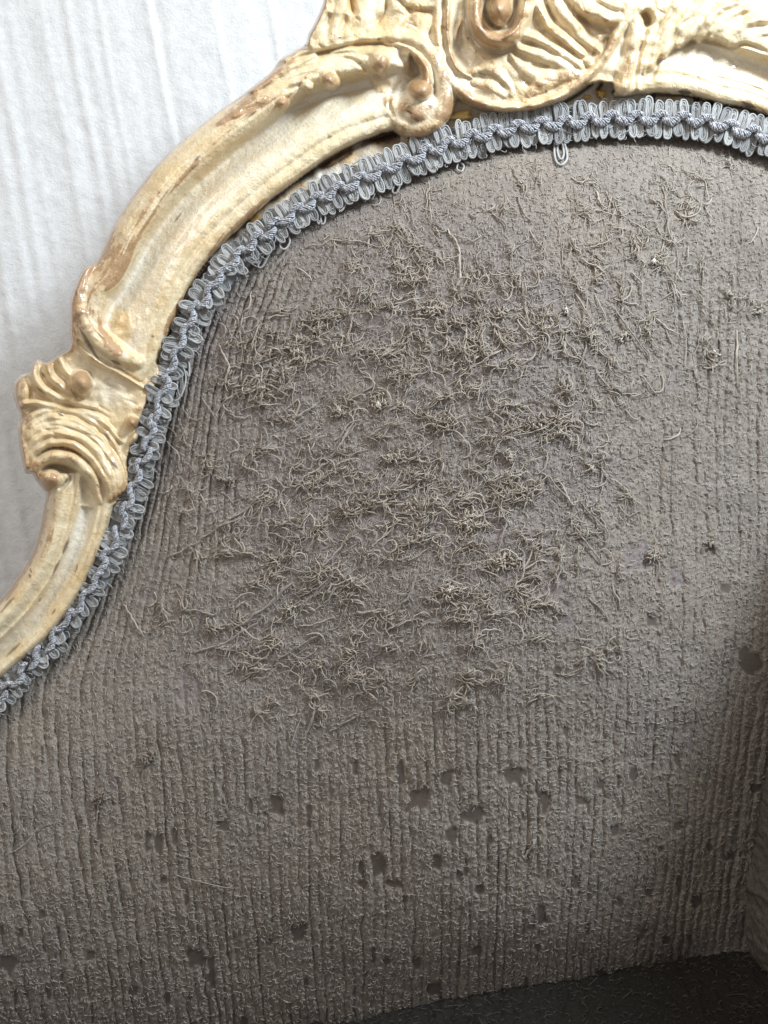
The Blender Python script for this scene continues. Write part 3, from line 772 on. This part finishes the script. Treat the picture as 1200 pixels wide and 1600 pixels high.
# ---------- loose threads
threads = [
 [(450, 664), (472, 645), (499, 628)], [(517, 712), (551, 667)], [(472, 746), (495, 734), (517, 716)], [(581, 682), (600, 666), (619, 656)], [(622, 727), (648, 712), (675, 690)], [(607, 769), (630, 735)],
 [(600, 787), (630, 770), (656, 756), (671, 744), (684, 750)], [(630, 799), (660, 765), (697, 750)], [(690, 761), (716, 769), (741, 774)], [(589, 821), (611, 823), (634, 810)], [(615, 859), (652, 840), (666, 825)], [(637, 877), (675, 855)],
 [(742, 731), (765, 714), (787, 701)], [(795, 686), (844, 671), (900, 641)], [(768, 632), (780, 615), (799, 611), (812, 618)], [(487, 934), (521, 900)], [(525, 930), (562, 896)], [(555, 960), (580, 956), (600, 952), (607, 960)], [(607, 960), (637, 934), (649, 900)],
 [(649, 956), (675, 930), (694, 926)], [(551, 825), (525, 862), (499, 892)], [(810, 851), (821, 866), (802, 881), (788, 880)], [(847, 739), (870, 761), (896, 787)], [(769, 757), (787, 765), (799, 780)],
 [(263, 870), (290, 857), (317, 840), (347, 823)], [(343, 823), (380, 797), (418, 767)], [(303, 1017), (333, 1010), (373, 987), (417, 963)], [(360, 987), (407, 953), (460, 908)], [(440, 1027), (473, 1003), (510, 987)], [(493, 893), (533, 853), (577, 783)], [(490, 933), (520, 900)],
 [(397, 1060), (417, 1057), (433, 1043)], [(443, 1070), (450, 1052), (456, 1046)], [(477, 1147), (486, 1120), (493, 1090)], [(517, 1143), (540, 1128), (557, 1117), (556, 1126)], [(303, 713), (320, 717), (330, 737), (343, 750), (370, 750), (382, 733)], [(453, 727), (480, 737), (493, 723), (520, 713)],
 [(430, 747), (443, 763), (467, 760), (483, 740)], [(290, 957), (317, 957), (333, 960), (343, 950)], [(380, 1017), (400, 1028), (420, 1028)], [(560, 960), (600, 952)], [(487, 477), (507, 480), (520, 490)], [(545, 467), (548, 450), (567, 447), (577, 450)], [(577, 450), (553, 477), (548, 490), (557, 507), (570, 513)],
 [(653, 493), (680, 490), (693, 483)], [(640, 400), (633, 430), (623, 457)], [(618, 417), (633, 397)], [(597, 560), (613, 533)], [(417, 540), (440, 543), (467, 537), (497, 517)], [(383, 603), (400, 590), (413, 587)], [(433, 647), (470, 623)], [(517, 375), (553, 378), (593, 387)], [(577, 387), (580, 353)],
 [(540, 540), (547, 517), (550, 490)], [(933, 300), (942, 318), (950, 329)], [(810, 304), (825, 333), (833, 350)], [(1033, 292), (1042, 333), (1046, 367), (1054, 383)], [(1058, 392), (1058, 433)], [(1075, 383), (1077, 417)], [(908, 404), (933, 417), (948, 435)], [(987, 425), (1002, 446), (1004, 475)], [(900, 458), (921, 496)],
 [(929, 458), (942, 487), (946, 517)], [(962, 483), (992, 521), (1017, 562)], [(800, 416), (804, 387), (821, 379)], [(1092, 504), (1090, 533), (1083, 562)], [(1067, 500), (1069, 540), (1069, 575)], [(700, 358), (715, 387), (719, 433), (708, 458)], [(729, 508), (723, 571)], [(742, 571), (787, 546)], [(700, 604), (733, 579)],
 [(892, 542), (917, 567), (933, 575)], [(933, 583), (954, 608)], [(1050, 442), (1056, 483)], [(1154, 517), (1152, 604)], [(870, 750), (890, 780), (900, 787), (907, 773)], [(913, 787), (933, 813), (950, 830), (947, 847), (930, 833)], [(897, 823), (920, 853), (940, 880)], [(960, 750), (978, 768), (997, 788)],
 [(812, 674), (830, 662), (860, 658), (905, 640)], [(520, 800), (548, 805), (580, 786)], [(720, 780), (745, 770), (757, 790), (752, 812)], [(1018, 862), (1028, 880), (1022, 905)], [(232, 1180), (225, 1200), (224, 1225)], [(160, 1240), (152, 1262), (150, 1280)],
 [(195, 945), (210, 975), (225, 995)], [(285, 640), (300, 655), (318, 652)], [(262, 690), (275, 705), (280, 725)], [(350, 640), (372, 655), (392, 650)], [(395, 560), (410, 585), (405, 610)], [(345, 540), (355, 575), (352, 610)], [(372, 500), (378, 540), (376, 565)],
]
def field_angle(x, y):
    if x < 330 and y < 700: return math.radians(75 + rr.normal(0, 18))
    if x < 300: return math.radians(60 + rr.normal(0, 25))
    if (y < 540 and x > 640) or x > 860: return math.radians(62 + rr.normal(0, 22))
    if y < 470: return math.radians(rr.choice([85, -50, 60]) + rr.normal(0, 25))
    return math.radians(-33 + rr.normal(0, 24))

def curl(x, y, L, n, bend, ang=None, wig=.35):
    a = field_angle(x, y) if ang is None else ang
    pts = [(x, y)]
    b = rr.normal(0, bend)
    for i in range(n - 1):
        a += b / n + rr.normal(0, wig) / math.sqrt(n)
        x += math.cos(a) * L / (n - 1); y += math.sin(a) * L / (n - 1)
        pts.append((x, y))
    return np.array(pts)

def in_worn(x, y):
    i = int((x - F.x0) / F.g); j = int((y - F.y0) / F.g)
    return insF[j, i] and dF[j, i] > 40 and rr.random() < dens[j, i] ** 1.2

def wiggle(P, amp):
    n = len(P); w = np.cumsum(rr.normal(0, 1, (n, 2)), 0); w -= np.linspace(0, 1, n)[:, None] * w[-1]
    return P + amp * w
all_threads = [(wiggle(spline(np.array(t, float) + rr.normal(0, .7, (len(t), 2)), 8), .9), rr.uniform(.85, 1.25), True) for t in threads]
while len(all_threads) < 296:
    x, y = rr.uniform(240, 1190), rr.uniform(240, 1120)
    if not in_worn(x, y): continue
    c = curl(x, y, rr.uniform(24, 56), 7, 2.2, None, .8)
    all_threads.append((spline(c, 4), rr.uniform(.85, 1.25), False))
for hair, r in ((([(273, 1367), (310, 1377), (355, 1387), (366, 1381)]), .75), ([(8, 1336), (35, 1322), (63, 1290)], .7), ([(455, 1165), (463, 1140), (470, 1122)], .7), ([(818, 1340), (830, 1325), (838, 1310)], 1.2)):
    all_threads.append((spline(hair, 6), r, True))
for P, r, traced in all_threads:
    n = len(P)
    t = np.linspace(0, 1, n)
    lift = r * .9 + (rr.uniform(1.5, 5.0) if traced else rr.uniform(1, 4)) * np.sin(t * math.pi) ** .8 + np.abs(rr.normal(0, .5)) + (rr.uniform(0, 4) * t ** 3 if rr.random() < .4 else 0)
    h = fabric_h(P[:, 0], P[:, 1])
    h = np.convolve(np.pad(h, 2, mode='edge'), np.ones(5) / 5, 'valid') + lift
    R = np.full(n, r * S) * (1 - .55 * t ** 4) * (1 + .12 * rr.normal(0, 1, n))
    Vt, Ft = tubes(Wp(P[:, 0], P[:, 1], h)[None], R[None], 4)
    if traced and r > 1:   # a second ply twisted round the first
        tw = np.linspace(0, n * .9, n) + rr.uniform(0, 6)
        Q2 = Wp(P[:, 0] + 1.5 * r * np.cos(tw), P[:, 1] + 1.5 * r * np.cos(tw + .6), h + 1.1 * r * np.sin(tw))
        V2_, F2_ = tubes(Q2[None], R[None] * .7, 4)
        Ft = np.vstack([Ft, F2_ + len(Vt)]); Vt = np.vstack([Vt, V2_])
    link("loose_thread", mesh_np("loose_thread", Vt, Ft), M_thread, back)

def fibre_batch(N, sampler, L0, L1, n, r0, r1, lift0, lift1, bend, hfun, angf=None, wig=.5):
    P = np.zeros((N, n, 3)); R = np.zeros((N, n))
    xs, ys = sampler(N)
    L = rr.uniform(L0, L1, N); a = np.array([field_angle(x, y) for x, y in zip(xs, ys)]) if angf is None else angf(xs, ys)
    b = rr.normal(0, bend, N)
    x, y = xs.copy(), ys.copy()
    px = np.zeros((N, n)); py = np.zeros((N, n))
    for i in range(n):
        px[:, i] = x; py[:, i] = y
        a = a + b / n + rr.normal(0, wig, N) / math.sqrt(n)
        x = x + np.cos(a) * L / (n - 1); y = y + np.sin(a) * L / (n - 1)
    t = np.linspace(0, 1, n)[None]
    h = hfun(px, py) + rr.uniform(lift0, lift1, N)[:, None] * np.sin(t * math.pi * rr.uniform(.5, 1.0, N)[:, None]) + .3
    R[:] = rr.uniform(r0, r1, N)[:, None] * S * (1 - .5 * t ** 3)
    return tubes(Wp(px, py, h), R, 3)

def samp_worn(N):
    xs, ys = [], []
    while len(xs) < N:
        x, y = rr.uniform(220, 1190), rr.uniform(230, 1130)
        if in_worn(x, y): xs.append(x); ys.append(y)
    return np.array(xs), np.array(ys)
def samp_all(N):
    xs, ys = [], []
    while len(xs) < N:
        x, y = rr.uniform(-20, 1215), rr.uniform(190, 1620)
        i = int((x - F.x0) / F.g); j = int((y - F.y0) / F.g)
        if insF[j, i] and dF[j, i] > 25 and bare[j, i] < .3 and rr.random() > .5 * weave[j, i]: xs.append(x); ys.append(y)
    return np.array(xs), np.array(ys)
def ang_any(xs, ys):
    return rr.uniform(0, 6.283, len(xs))
def ang_pile(xs, ys):
    return rr.normal(math.radians(90), 1.1, len(xs))
parts = [fibre_batch(500, samp_worn, 14, 28, 7, .5, .9, 1.5, 5, 3.6, fabric_h, None, 1.0),
         fibre_batch(2400, samp_worn, 7, 15, 5, .5, .85, 1, 3.5, 3.5, fabric_h, ang_any, 1.2),
         fibre_batch(38000, samp_all, 4, 9, 4, .42, .75, .8, 2.4, 2.6, fabric_h, ang_pile, 1.1)]
off = 0; VV = []; FF = []
for a, b in parts:
    VV.append(a); FF.append(b + off); off += len(a)
fz = link("fuzz", mesh_np("fuzz", np.vstack(VV), np.vstack(FF)), M_fuzz, back); fz["kind"] = "stuff"

cn_, cp, cr, ch = 9, [], [], []
for cx, cy, an, la, lc, am in clumps:
    for k_ in range(int(3 + la * .5)):
        x0 = cx + rr.normal(0, .5) * la * math.cos(an) - rr.normal(0, .45) * lc * math.sin(an); y0 = cy + rr.normal(0, .55) * la * math.sin(an) + rr.normal(0, .45) * lc * math.cos(an)
        c = curl(x0, y0, rr.uniform(8, 30), 7, 1.5, an + rr.choice([0, math.pi]) + rr.normal(0, .35), .7)
        cp.append(c); cr.append(rr.uniform(.5, 1.15)); ch.append(rr.uniform(1.5, 8))
cp = np.array(cp); cr = np.array(cr)[:, None]; ch = np.array(ch)[:, None]; tt_ = np.linspace(0, 1, 7)[None]
hh = fabric_h(cp[..., 0], cp[..., 1]) + .6 + ch * np.sin(tt_ * math.pi * rr.uniform(.55, 1.0, (len(cp), 1)))
Vt, Ft = tubes(Wp(cp[..., 0], cp[..., 1], hh), cr * S * (1 - .5 * tt_ ** 3), 3)
ff = link("frayed_fibres", mesh_np("frayed_fibres", Vt, Ft), M_tuft, back); ff["kind"] = "stuff"

# frayed tufts where the threads knot and the white batting shows
for x, y, sx, sy, ang, white in ((530, 640, 13, 12, 0, 1), (592, 630, 14, 9, -20, .4), (690, 660, 20, 10, -30, 0), (845, 660, 42, 11, -14, .2), (615, 716, 18, 10, -10, .3), (540, 798, 20, 12, 0, 0), (575, 788, 14, 14, -40, 0), (732, 815, 22, 16, -15, 1), (785, 878, 22, 12, 10, .3), (702, 920, 12, 13, 20, .7), (796, 712, 8, 10, 0, .7),
                                 (355, 750, 20, 6, 0, .2), (462, 552, 16, 14, 0, .2), (495, 515, 12, 8, 0, .2), (785, 488, 18, 9, 20, 0), (722, 502, 34, 7, -4, 0), (680, 482, 20, 10, 0, .1), (1021, 868, 8, 12, 60, .4), (452, 952, 10, 6, 0, .5), (885, 484, 4, 4, 0, .9), (1023, 408, 4, 6, 60, .9), (1117, 552, 5, 5, 0, .8), (1188, 484, 8, 5, 0, .6), (1112, 848, 8, 8, 0, .4), (640, 790, 12, 9, -30, 0), (975, 525, 9, 8, 0, .1), (232, 1185, 7, 12, 70, .2), (155, 1248, 6, 12, 80, .3)):
    a = math.radians(ang); N = int(14 + (sx * sy) * .16)
    px = np.zeros((N, 7)); py = np.zeros((N, 7)); hh = np.zeros((N, 7))
    for i in range(N):
        q0, q1 = rr.normal(0, .45, 2)
        c = curl(x + q0 * sx * math.cos(a) - q1 * sy * math.sin(a), y + q0 * sx * math.sin(a) + q1 * sy * math.cos(a), rr.uniform(.6, 1.3) * max(sy, 8), 7, 3.5, a + rr.choice([0, math.pi]) + rr.normal(0, .5), .9)
        px[i], py[i] = c[:, 0], c[:, 1]
        hh[i] = fabric_h(c[:, 0], c[:, 1]) + rr.uniform(1, 9) * np.sin(np.linspace(.2, math.pi, 7)) + 1
    Vt, Ft = tubes(Wp(px, py, hh), np.full((N, 7), .8 * S) * rr.uniform(.7, 1.4, (N, 1)), 4)
    tf = link("frayed_tuft", mesh_np("frayed_tuft", Vt, Ft), M_tuft, back)
    nw = int(round(white * (4 + sx * .22)))
    if nw:
        px = np.zeros((nw, 5)); py = np.zeros((nw, 5)); hh = np.zeros((nw, 5))
        for i in range(nw):
            c = curl(x + rr.normal(0, sx * .22), y + rr.normal(0, sy * .2) - 3, rr.uniform(6, 13), 5, .8, math.radians(80 + rr.normal(0, 12)), .25)
            px[i], py[i] = c[:, 0], c[:, 1]; hh[i] = fabric_h(c[:, 0], c[:, 1]) + 3 + rr.uniform(1, 5) * np.sin(np.linspace(.3, math.pi, 5))
        Vt, Ft = tubes(Wp(px, py, hh), np.full((nw, 5), .8 * S), 4)
        bt = link("white_batting", mesh_np("white_batting", Vt, Ft), M_white, back)

# ------------------------------------------------------------------ braid trim
LB = arclen(BR)
def on_braid(s):
    x = np.interp(s, LB, BR[:, 0]); y = np.interp(s, LB, BR[:, 1])
    x2 = np.interp(s + 6, LB, BR[:, 0]); y2 = np.interp(s + 6, LB, BR[:, 1])
    x1 = np.interp(s - 6, LB, BR[:, 0]); y1 = np.interp(s - 6, LB, BR[:, 1])
    return x, y, math.atan2(y2 - y1, x2 - x1)
def braid_half(x, y):       # half width narrows where the braid turns away on the left
    return np.interp(x, [0, 220, 330, 480, 640, 1200], [23, 23, 27, 28, 31, 31])
HBR = 13.0
# backing tape
sb = np.arange(0, LB[-1], 6.0)
rows = []
for s_ in sb:
    x, y, a = on_braid(s_); w = braid_half(x, y) * .8
    nx, ny = math.sin(a), -math.cos(a)
    rows.append([Wp(x + nx * w * c, y + ny * w * c, HBR - 4 + (3 if c == 0 else 0)) for c in (1, .5, 0, -.5, -1)])
rows = np.array(rows); idx = np.arange(rows.shape[0] * 5).reshape(-1, 5)
q = np.stack([idx[:-1, :-1], idx[1:, :-1], idx[1:, 1:], idx[:-1, 1:]], -1).reshape(-1, 4)
braid = link("braid_trim", mesh_np("braid_trim", rows.reshape(-1, 3), q), M_back, chair, "blue-grey looped gimp braid glued along the fabric edge")

def loop_mesh(L, a, seed, turns=3):
    r_ = np.random.default_rng(seed)
    VV, FF, off = [], [], 0
    for k in range(turns):
        aa = a * (1 - .36 * k); LL = L - 2.9 * k
        pts = [(-aa * .8, 0), (-aa, LL * .35), (-aa * 1.08, LL * .68), (-aa * .75, LL * .92), (0, LL), (aa * .75, LL * .92), (aa * 1.08, LL * .68), (aa, LL * .35), (aa * .8, 0)]
        pts = np.array(pts) + r_.normal(0, .35, (9, 2))
        P2 = spline(pts, 3)
        z = 2.2 * np.sin(np.clip(P2[:, 1] / LL, 0, 1) * math.pi * .85) + 1.0 - .8 * k + r_.normal(0, .2)
        P3 = np.stack([P2[:, 0] * S, -z * S, P2[:, 1] * S], -1)
        v_, f_ = tubes(P3[None], np.full((1, len(P3)), 1.6 * S), 5)
        VV.append(v_); FF.append(f_ + off); off += len(v_)
    return mesh_np("braid_loop", np.vstack(VV), np.vstack(FF))
loops = [loop_mesh(30, 5.6, 100 + i) for i in range(8)]
for m_ in loops: m_.materials.append(M_loop)

def link_mesh(seed, flip):
    r_ = np.random.default_rng(seed)
    W_ = 15.0 if not flip else 12.0
    t = np.linspace(-1, 1, 13)
    cx = t * W_; cy = (5.0 * t ** 2 - 6.0) if not flip else (-3.5 * t ** 2 + 5.5)
    rad = (6.0 if not flip else 5.0) * np.sqrt(np.clip(1.03 - t ** 2 * .93, .05, 1))
    VV, FF, off = [], [], 0
    ph0 = r_.uniform(0, 6)
    for k in range(7):
        ph = ph0 + k * 2 * math.pi / 7 + t * 3.4
        rk = rad * r_.uniform(.85, 1.15)
        x = cx + r_.normal(0, .5, 13); y = cy + rk * np.cos(ph) * .95 + r_.normal(0, .3, 13); z = 7 + rk * np.sin(ph) * .8 + r_.normal(0, .3, 13)
        P3 = np.stack([x * S, -z * S, y * S], -1)
        v_, f_ = tubes(P3[None], np.full((1, 13), 1.75 * S) * (1 - .3 * np.abs(t)[None] ** 4), 4)
        VV.append(v_); FF.append(f_ + off); off += len(v_)
    return mesh_np("braid_link", np.vstack(VV), np.vstack(FF))
links = [link_mesh(200 + i, False) for i in range(5)]; knots = [link_mesh(300 + i, True) for i in range(5)]
for m_ in links + knots: m_.materials.append(M_cord)

from mathutils import Euler
def place(me, name, x, y, h, ang, sx, sz, tilt=0):
    o = link(name, me, None, braid)
    k = (D - h) / D
    p = Wp(x, y, h)
    o.location = p
    o.rotation_euler = (tilt, ang, 0)
    o.scale = (sx, 1, sz)
    return o
s_ = 40.0
while s_ < LB[-1] - 40:
    x, y, a = on_braid(s_)
    if -130 < x < 1225:
        messy = float(np.interp(x, [0, 200, 330, 520, 700], [1.5, 2.0, 1.7, 1.0, .8]))
        w = braid_half(x, y)
        for sgn in (1, -1):
            me_ = loops[rr.integers(8)]
            L_ = (w - 1) / 30 * (1 + rr.normal(0, .06) * messy)
            # local +Z is "across"; for the inner row it is turned by 180 degrees
            o = place(me_, "braid_loop", x + rr.normal(0, .8) * messy, y + rr.normal(0, .8) * messy, HBR + rr.normal(0, .5) * messy, a + (0 if sgn > 0 else math.pi) + rr.normal(0, .12) * messy, 1 + rr.normal(0, .08) * messy, L_, rr.normal(0, .10) * messy)
    s_ += 14.2
s_ = 50.0
while s_ < LB[-1] - 40:
    x, y, a = on_braid(s_)
    if -130 < x < 1230:
        messy = float(np.interp(x, [0, 200, 330, 520, 700], [1.3, 1.8, 1.5, .7, .4]))
        w = braid_half(x, y) / 31
        place(links[rr.integers(5)], "braid_link", x + rr.normal(0, 1) * messy, y + rr.normal(0, 1) * messy, HBR + 1, a + rr.normal(0, .10) * messy, 1.0, w, rr.normal(0, .06) * messy)
        x, y, a = on_braid(s_ + 18.5)
        place(knots[rr.integers(5)], "braid_link", x + rr.normal(0, 1) * messy, y + rr.normal(0, 1) * messy, HBR + 2.5, a + rr.normal(0, .12) * messy, 1.0, w, rr.normal(0, .06) * messy)
    s_ += 37.0
# lint and broken yarn on the braid
nb = 1000; pb = np.zeros((nb, 5, 2)); hbz = np.zeros((nb, 5))
for i in range(nb):
    x, y, a = on_braid(rr.uniform(30, LB[-1] - 30)); w = braid_half(x, y); o_ = rr.uniform(-.95, .95) * w
    c = curl(x + math.sin(a) * o_, y - math.cos(a) * o_, rr.uniform(5, 15), 5, 3.0, rr.uniform(0, 6.3), 1.0)
    pb[i] = c; hbz[i] = HBR + rr.uniform(0, 9 - 5 * abs(o_ / w)) + 2 * np.sin(np.linspace(0, 3, 5))
v_, f_ = tubes(Wp(pb[..., 0], pb[..., 1], hbz), np.full((nb, 5), .55 * S), 3)
lint = link("lint", mesh_np("lint", v_, f_), M_loop, braid); lint["kind"] = "stuff"
# loops that have come loose and hang down
def stray(pts, r=1.6, h0=9):
    P = spline(pts, 6); n = len(P)
    hb = np.maximum(fabric_h(P[:, 0], P[:, 1]) + 3, h0) + 2 * np.sin(np.linspace(0, math.pi, n))
    v_, f_ = tubes(Wp(P[:, 0], P[:, 1], hb)[None], np.full((1, n), r * S), 5)
    link("stray_loop", mesh_np("stray_loop", v_, f_), M_loop, braid)
for pts, r in (([(868, 208), (866, 235), (869, 252), (877, 258), (886, 248), (883, 228), (874, 208)], 1.9), ([(872, 212), (871, 236), (876, 249), (881, 240), (876, 214)], 1.7), ([(506, 318), (501, 336), (503, 350), (508, 345), (508, 322)], 1.5), ([(500, 318), (494, 338), (499, 350), (503, 330)], 1.4),
               ([(450, 364), (440, 374), (438, 386), (446, 389), (453, 378), (450, 366)], 1.6), ([(420, 380), (410, 402), (403, 416), (410, 417), (419, 400), (426, 384)], 1.6), ([(416, 378), (404, 398), (400, 412), (408, 402), (420, 382)], 1.5), ([(620, 282), (613, 298), (619, 302), (625, 290), (624, 282)], 1.4),
               ([(716, 254), (714, 264), (721, 268), (725, 260), (720, 254)], 1.4), ([(280, 563), (264, 590), (259, 612), (265, 624), (278, 624), (288, 606), (290, 585), (281, 565)], 1.5), ([(283, 564), (277, 590), (278, 612), (283, 620), (286, 606), (284, 586)], 1.4), ([(292, 556), (296, 572), (295, 588), (291, 580)], 1.4), ([(252, 572), (250, 560), (256, 554), (262, 562), (258, 574)], 1.6),
               ([(530, 300), (526, 318), (532, 330), (540, 318), (536, 302)], 1.6), ([(660, 212), (690, 216), (705, 222), (722, 214)], 1.6), ([(545, 262), (566, 248), (585, 246)], 1.0), ([(700, 206), (735, 200), (752, 214)], 1.4)):
    stray(pts, r)
# dried glue blobs squeezed out beside the braid
def glue(cx, cy, rx, ry, ang, hb):
    n, m_ = 22, 7; VV = []; a0 = math.radians(ang)
    for j in range(m_):
        q = 1 - j / (m_ - 1)
        for i in range(n):
            a = 2 * math.pi * i / n; w = 1 + .18 * math.sin(3 * a + cx) + .12 * math.sin(5 * a + cy)
            x = rx * q * w * math.cos(a); y = ry * q * w * math.sin(a)
            VV.append(Wp(cx + x * math.cos(a0) - y * math.sin(a0), cy + x * math.sin(a0) + y * math.cos(a0), hb + 6 * math.sqrt(max(0, 1 - q * q)) + .8 * math.sin(x * .9 + y)))
    FF = [(j * n + i, j * n + (i + 1) % n, (j + 1) * n + (i + 1) % n, (j + 1) * n + i) for j in range(m_ - 1) for i in range(n)]
    link("glue_blob", mesh_np("glue_blob", np.array(VV), np.array(FF)), M_glue, frame)
for g_ in ((721, 181, 17, 8, -8, -4), (940, 147, 7, 6, 20, -4), (918, 151, 6, 3, 0, -4)):
    glue(*g_)

# ------------------------------------------------------------------ seat and arm
nx, ny = 800, 260
sx_ = np.linspace(-260, 1330, nx); tt = np.linspace(0, 1, ny)
SX, ST = np.meshgrid(sx_, tt)
yb = np.interp(SX, [-300, 300, 560, 600, 680, 800, 900, 1000, 1100, 1150, 1340], [1672, 1630, 1606, 1592, 1576, 1553, 1536, 1520, 1504, 1497, 1480])
hb = 40 + 0.12 * (SX - 600)
hs = hb - 45 + ST * 560
zz = -(yb - 800) * (D - hb) / D
roll = 34 * (1 - np.sqrt(np.clip(1 - (1 - np.clip(ST / .12, 0, 1)) ** 2, 0, 1)))
zs = zz + 4 - roll + 10 * np.sin(ST * 2.6) + 1.1 * fnoise(SX.shape, 1.1, 1.1, 81) + 1.2 * fnoise(SX.shape, 2.5, 5, 83) + 2 * fnoise(SX.shape, 22, 14, 82)
k = (D - hb) / D
VS = np.stack([(SX - 600) * k * S, -hs * S, zs * S + Z0], -1)
idx = np.arange(nx * ny).reshape(ny, nx)
q = np.stack([idx[:-1, :-1], idx[1:, :-1], idx[1:, 1:], idx[:-1, 1:]], -1).reshape(-1, 4)
seat = link("seat_upholstery", mesh_np("seat_upholstery", VS.reshape(-1, 3), q), M_seat, chair, "dark worn seat cushion, shade put into its colour, meeting the chair back")
# fibres standing on the seat
N = 2600
ii = rr.integers(3, nx - 4, N); jj = rr.integers(12, 150, N)
P0 = VS[jj, ii]
n = 5; P = np.zeros((N, n, 3)); a = rr.uniform(-1.5, 4.5, N); L = rr.uniform(4, 9, N) * (1 + 2.5 * (rr.random(N) < .06)) * S; bnd = rr.normal(0, .9, N)
for i in range(n):
    t = i / (n - 1)
    P[:, i] = P0 + np.stack([np.cos(a + bnd * t) * L * t, -np.sin(a) * L * t * .5, .0005 * np.sin(t * math.pi) + .0002 + L * t * .25], -1)
v_, f_ = tubes(P, np.full((N, n), .55 * S), 3)
sf = link("fuzz", mesh_np("fuzz", v_, f_), M_seatfuzz, seat); sf["kind"] = "stuff"

ny, nh = 420, 160
ay = np.linspace(640, 1760, ny); ah = np.linspace(-40, 620, nh)
AY, AH = np.meshgrid(ay, ah, indexing='ij')
xe = np.interp(AY, [640, 690, 740, 790, 860, 950, 1050, 1150, 1300, 1370, 1420, 1470, 1530, 1600, 1700, 1800], [1350, 1300, 1282, 1274, 1264, 1250, 1230, 1206, 1180, 1168, 1163, 1165, 1178, 1202, 1240, 1290])
kern = np.hanning(61); kern /= kern.sum()
for j in range(nh):
    xe[:, j] = np.convolve(np.pad(xe[:, j], 30, mode='edge'), kern, 'valid')
kk = (D - 110) / D
ax = (xe - 600) * kk + 30 * (1 - np.exp(-np.clip(110 - AH, 0, 200) / 30)) + 10 * np.sin(np.clip(AH - 110, 0, 600) / 200) + 1.0 * fnoise(AY.shape, 1.0, 1.0, 91) + 1.5 * fnoise(AY.shape, 5, 5, 92)
az = -(AY - 800) * kk
VA = np.stack([ax * S, -AH * S, az * S + Z0], -1)
idx = np.arange(ny * nh).reshape(ny, nh)
q = np.stack([idx[:-1, :-1], idx[1:, :-1], idx[1:, 1:], idx[:-1, 1:]], -1).reshape(-1, 4)
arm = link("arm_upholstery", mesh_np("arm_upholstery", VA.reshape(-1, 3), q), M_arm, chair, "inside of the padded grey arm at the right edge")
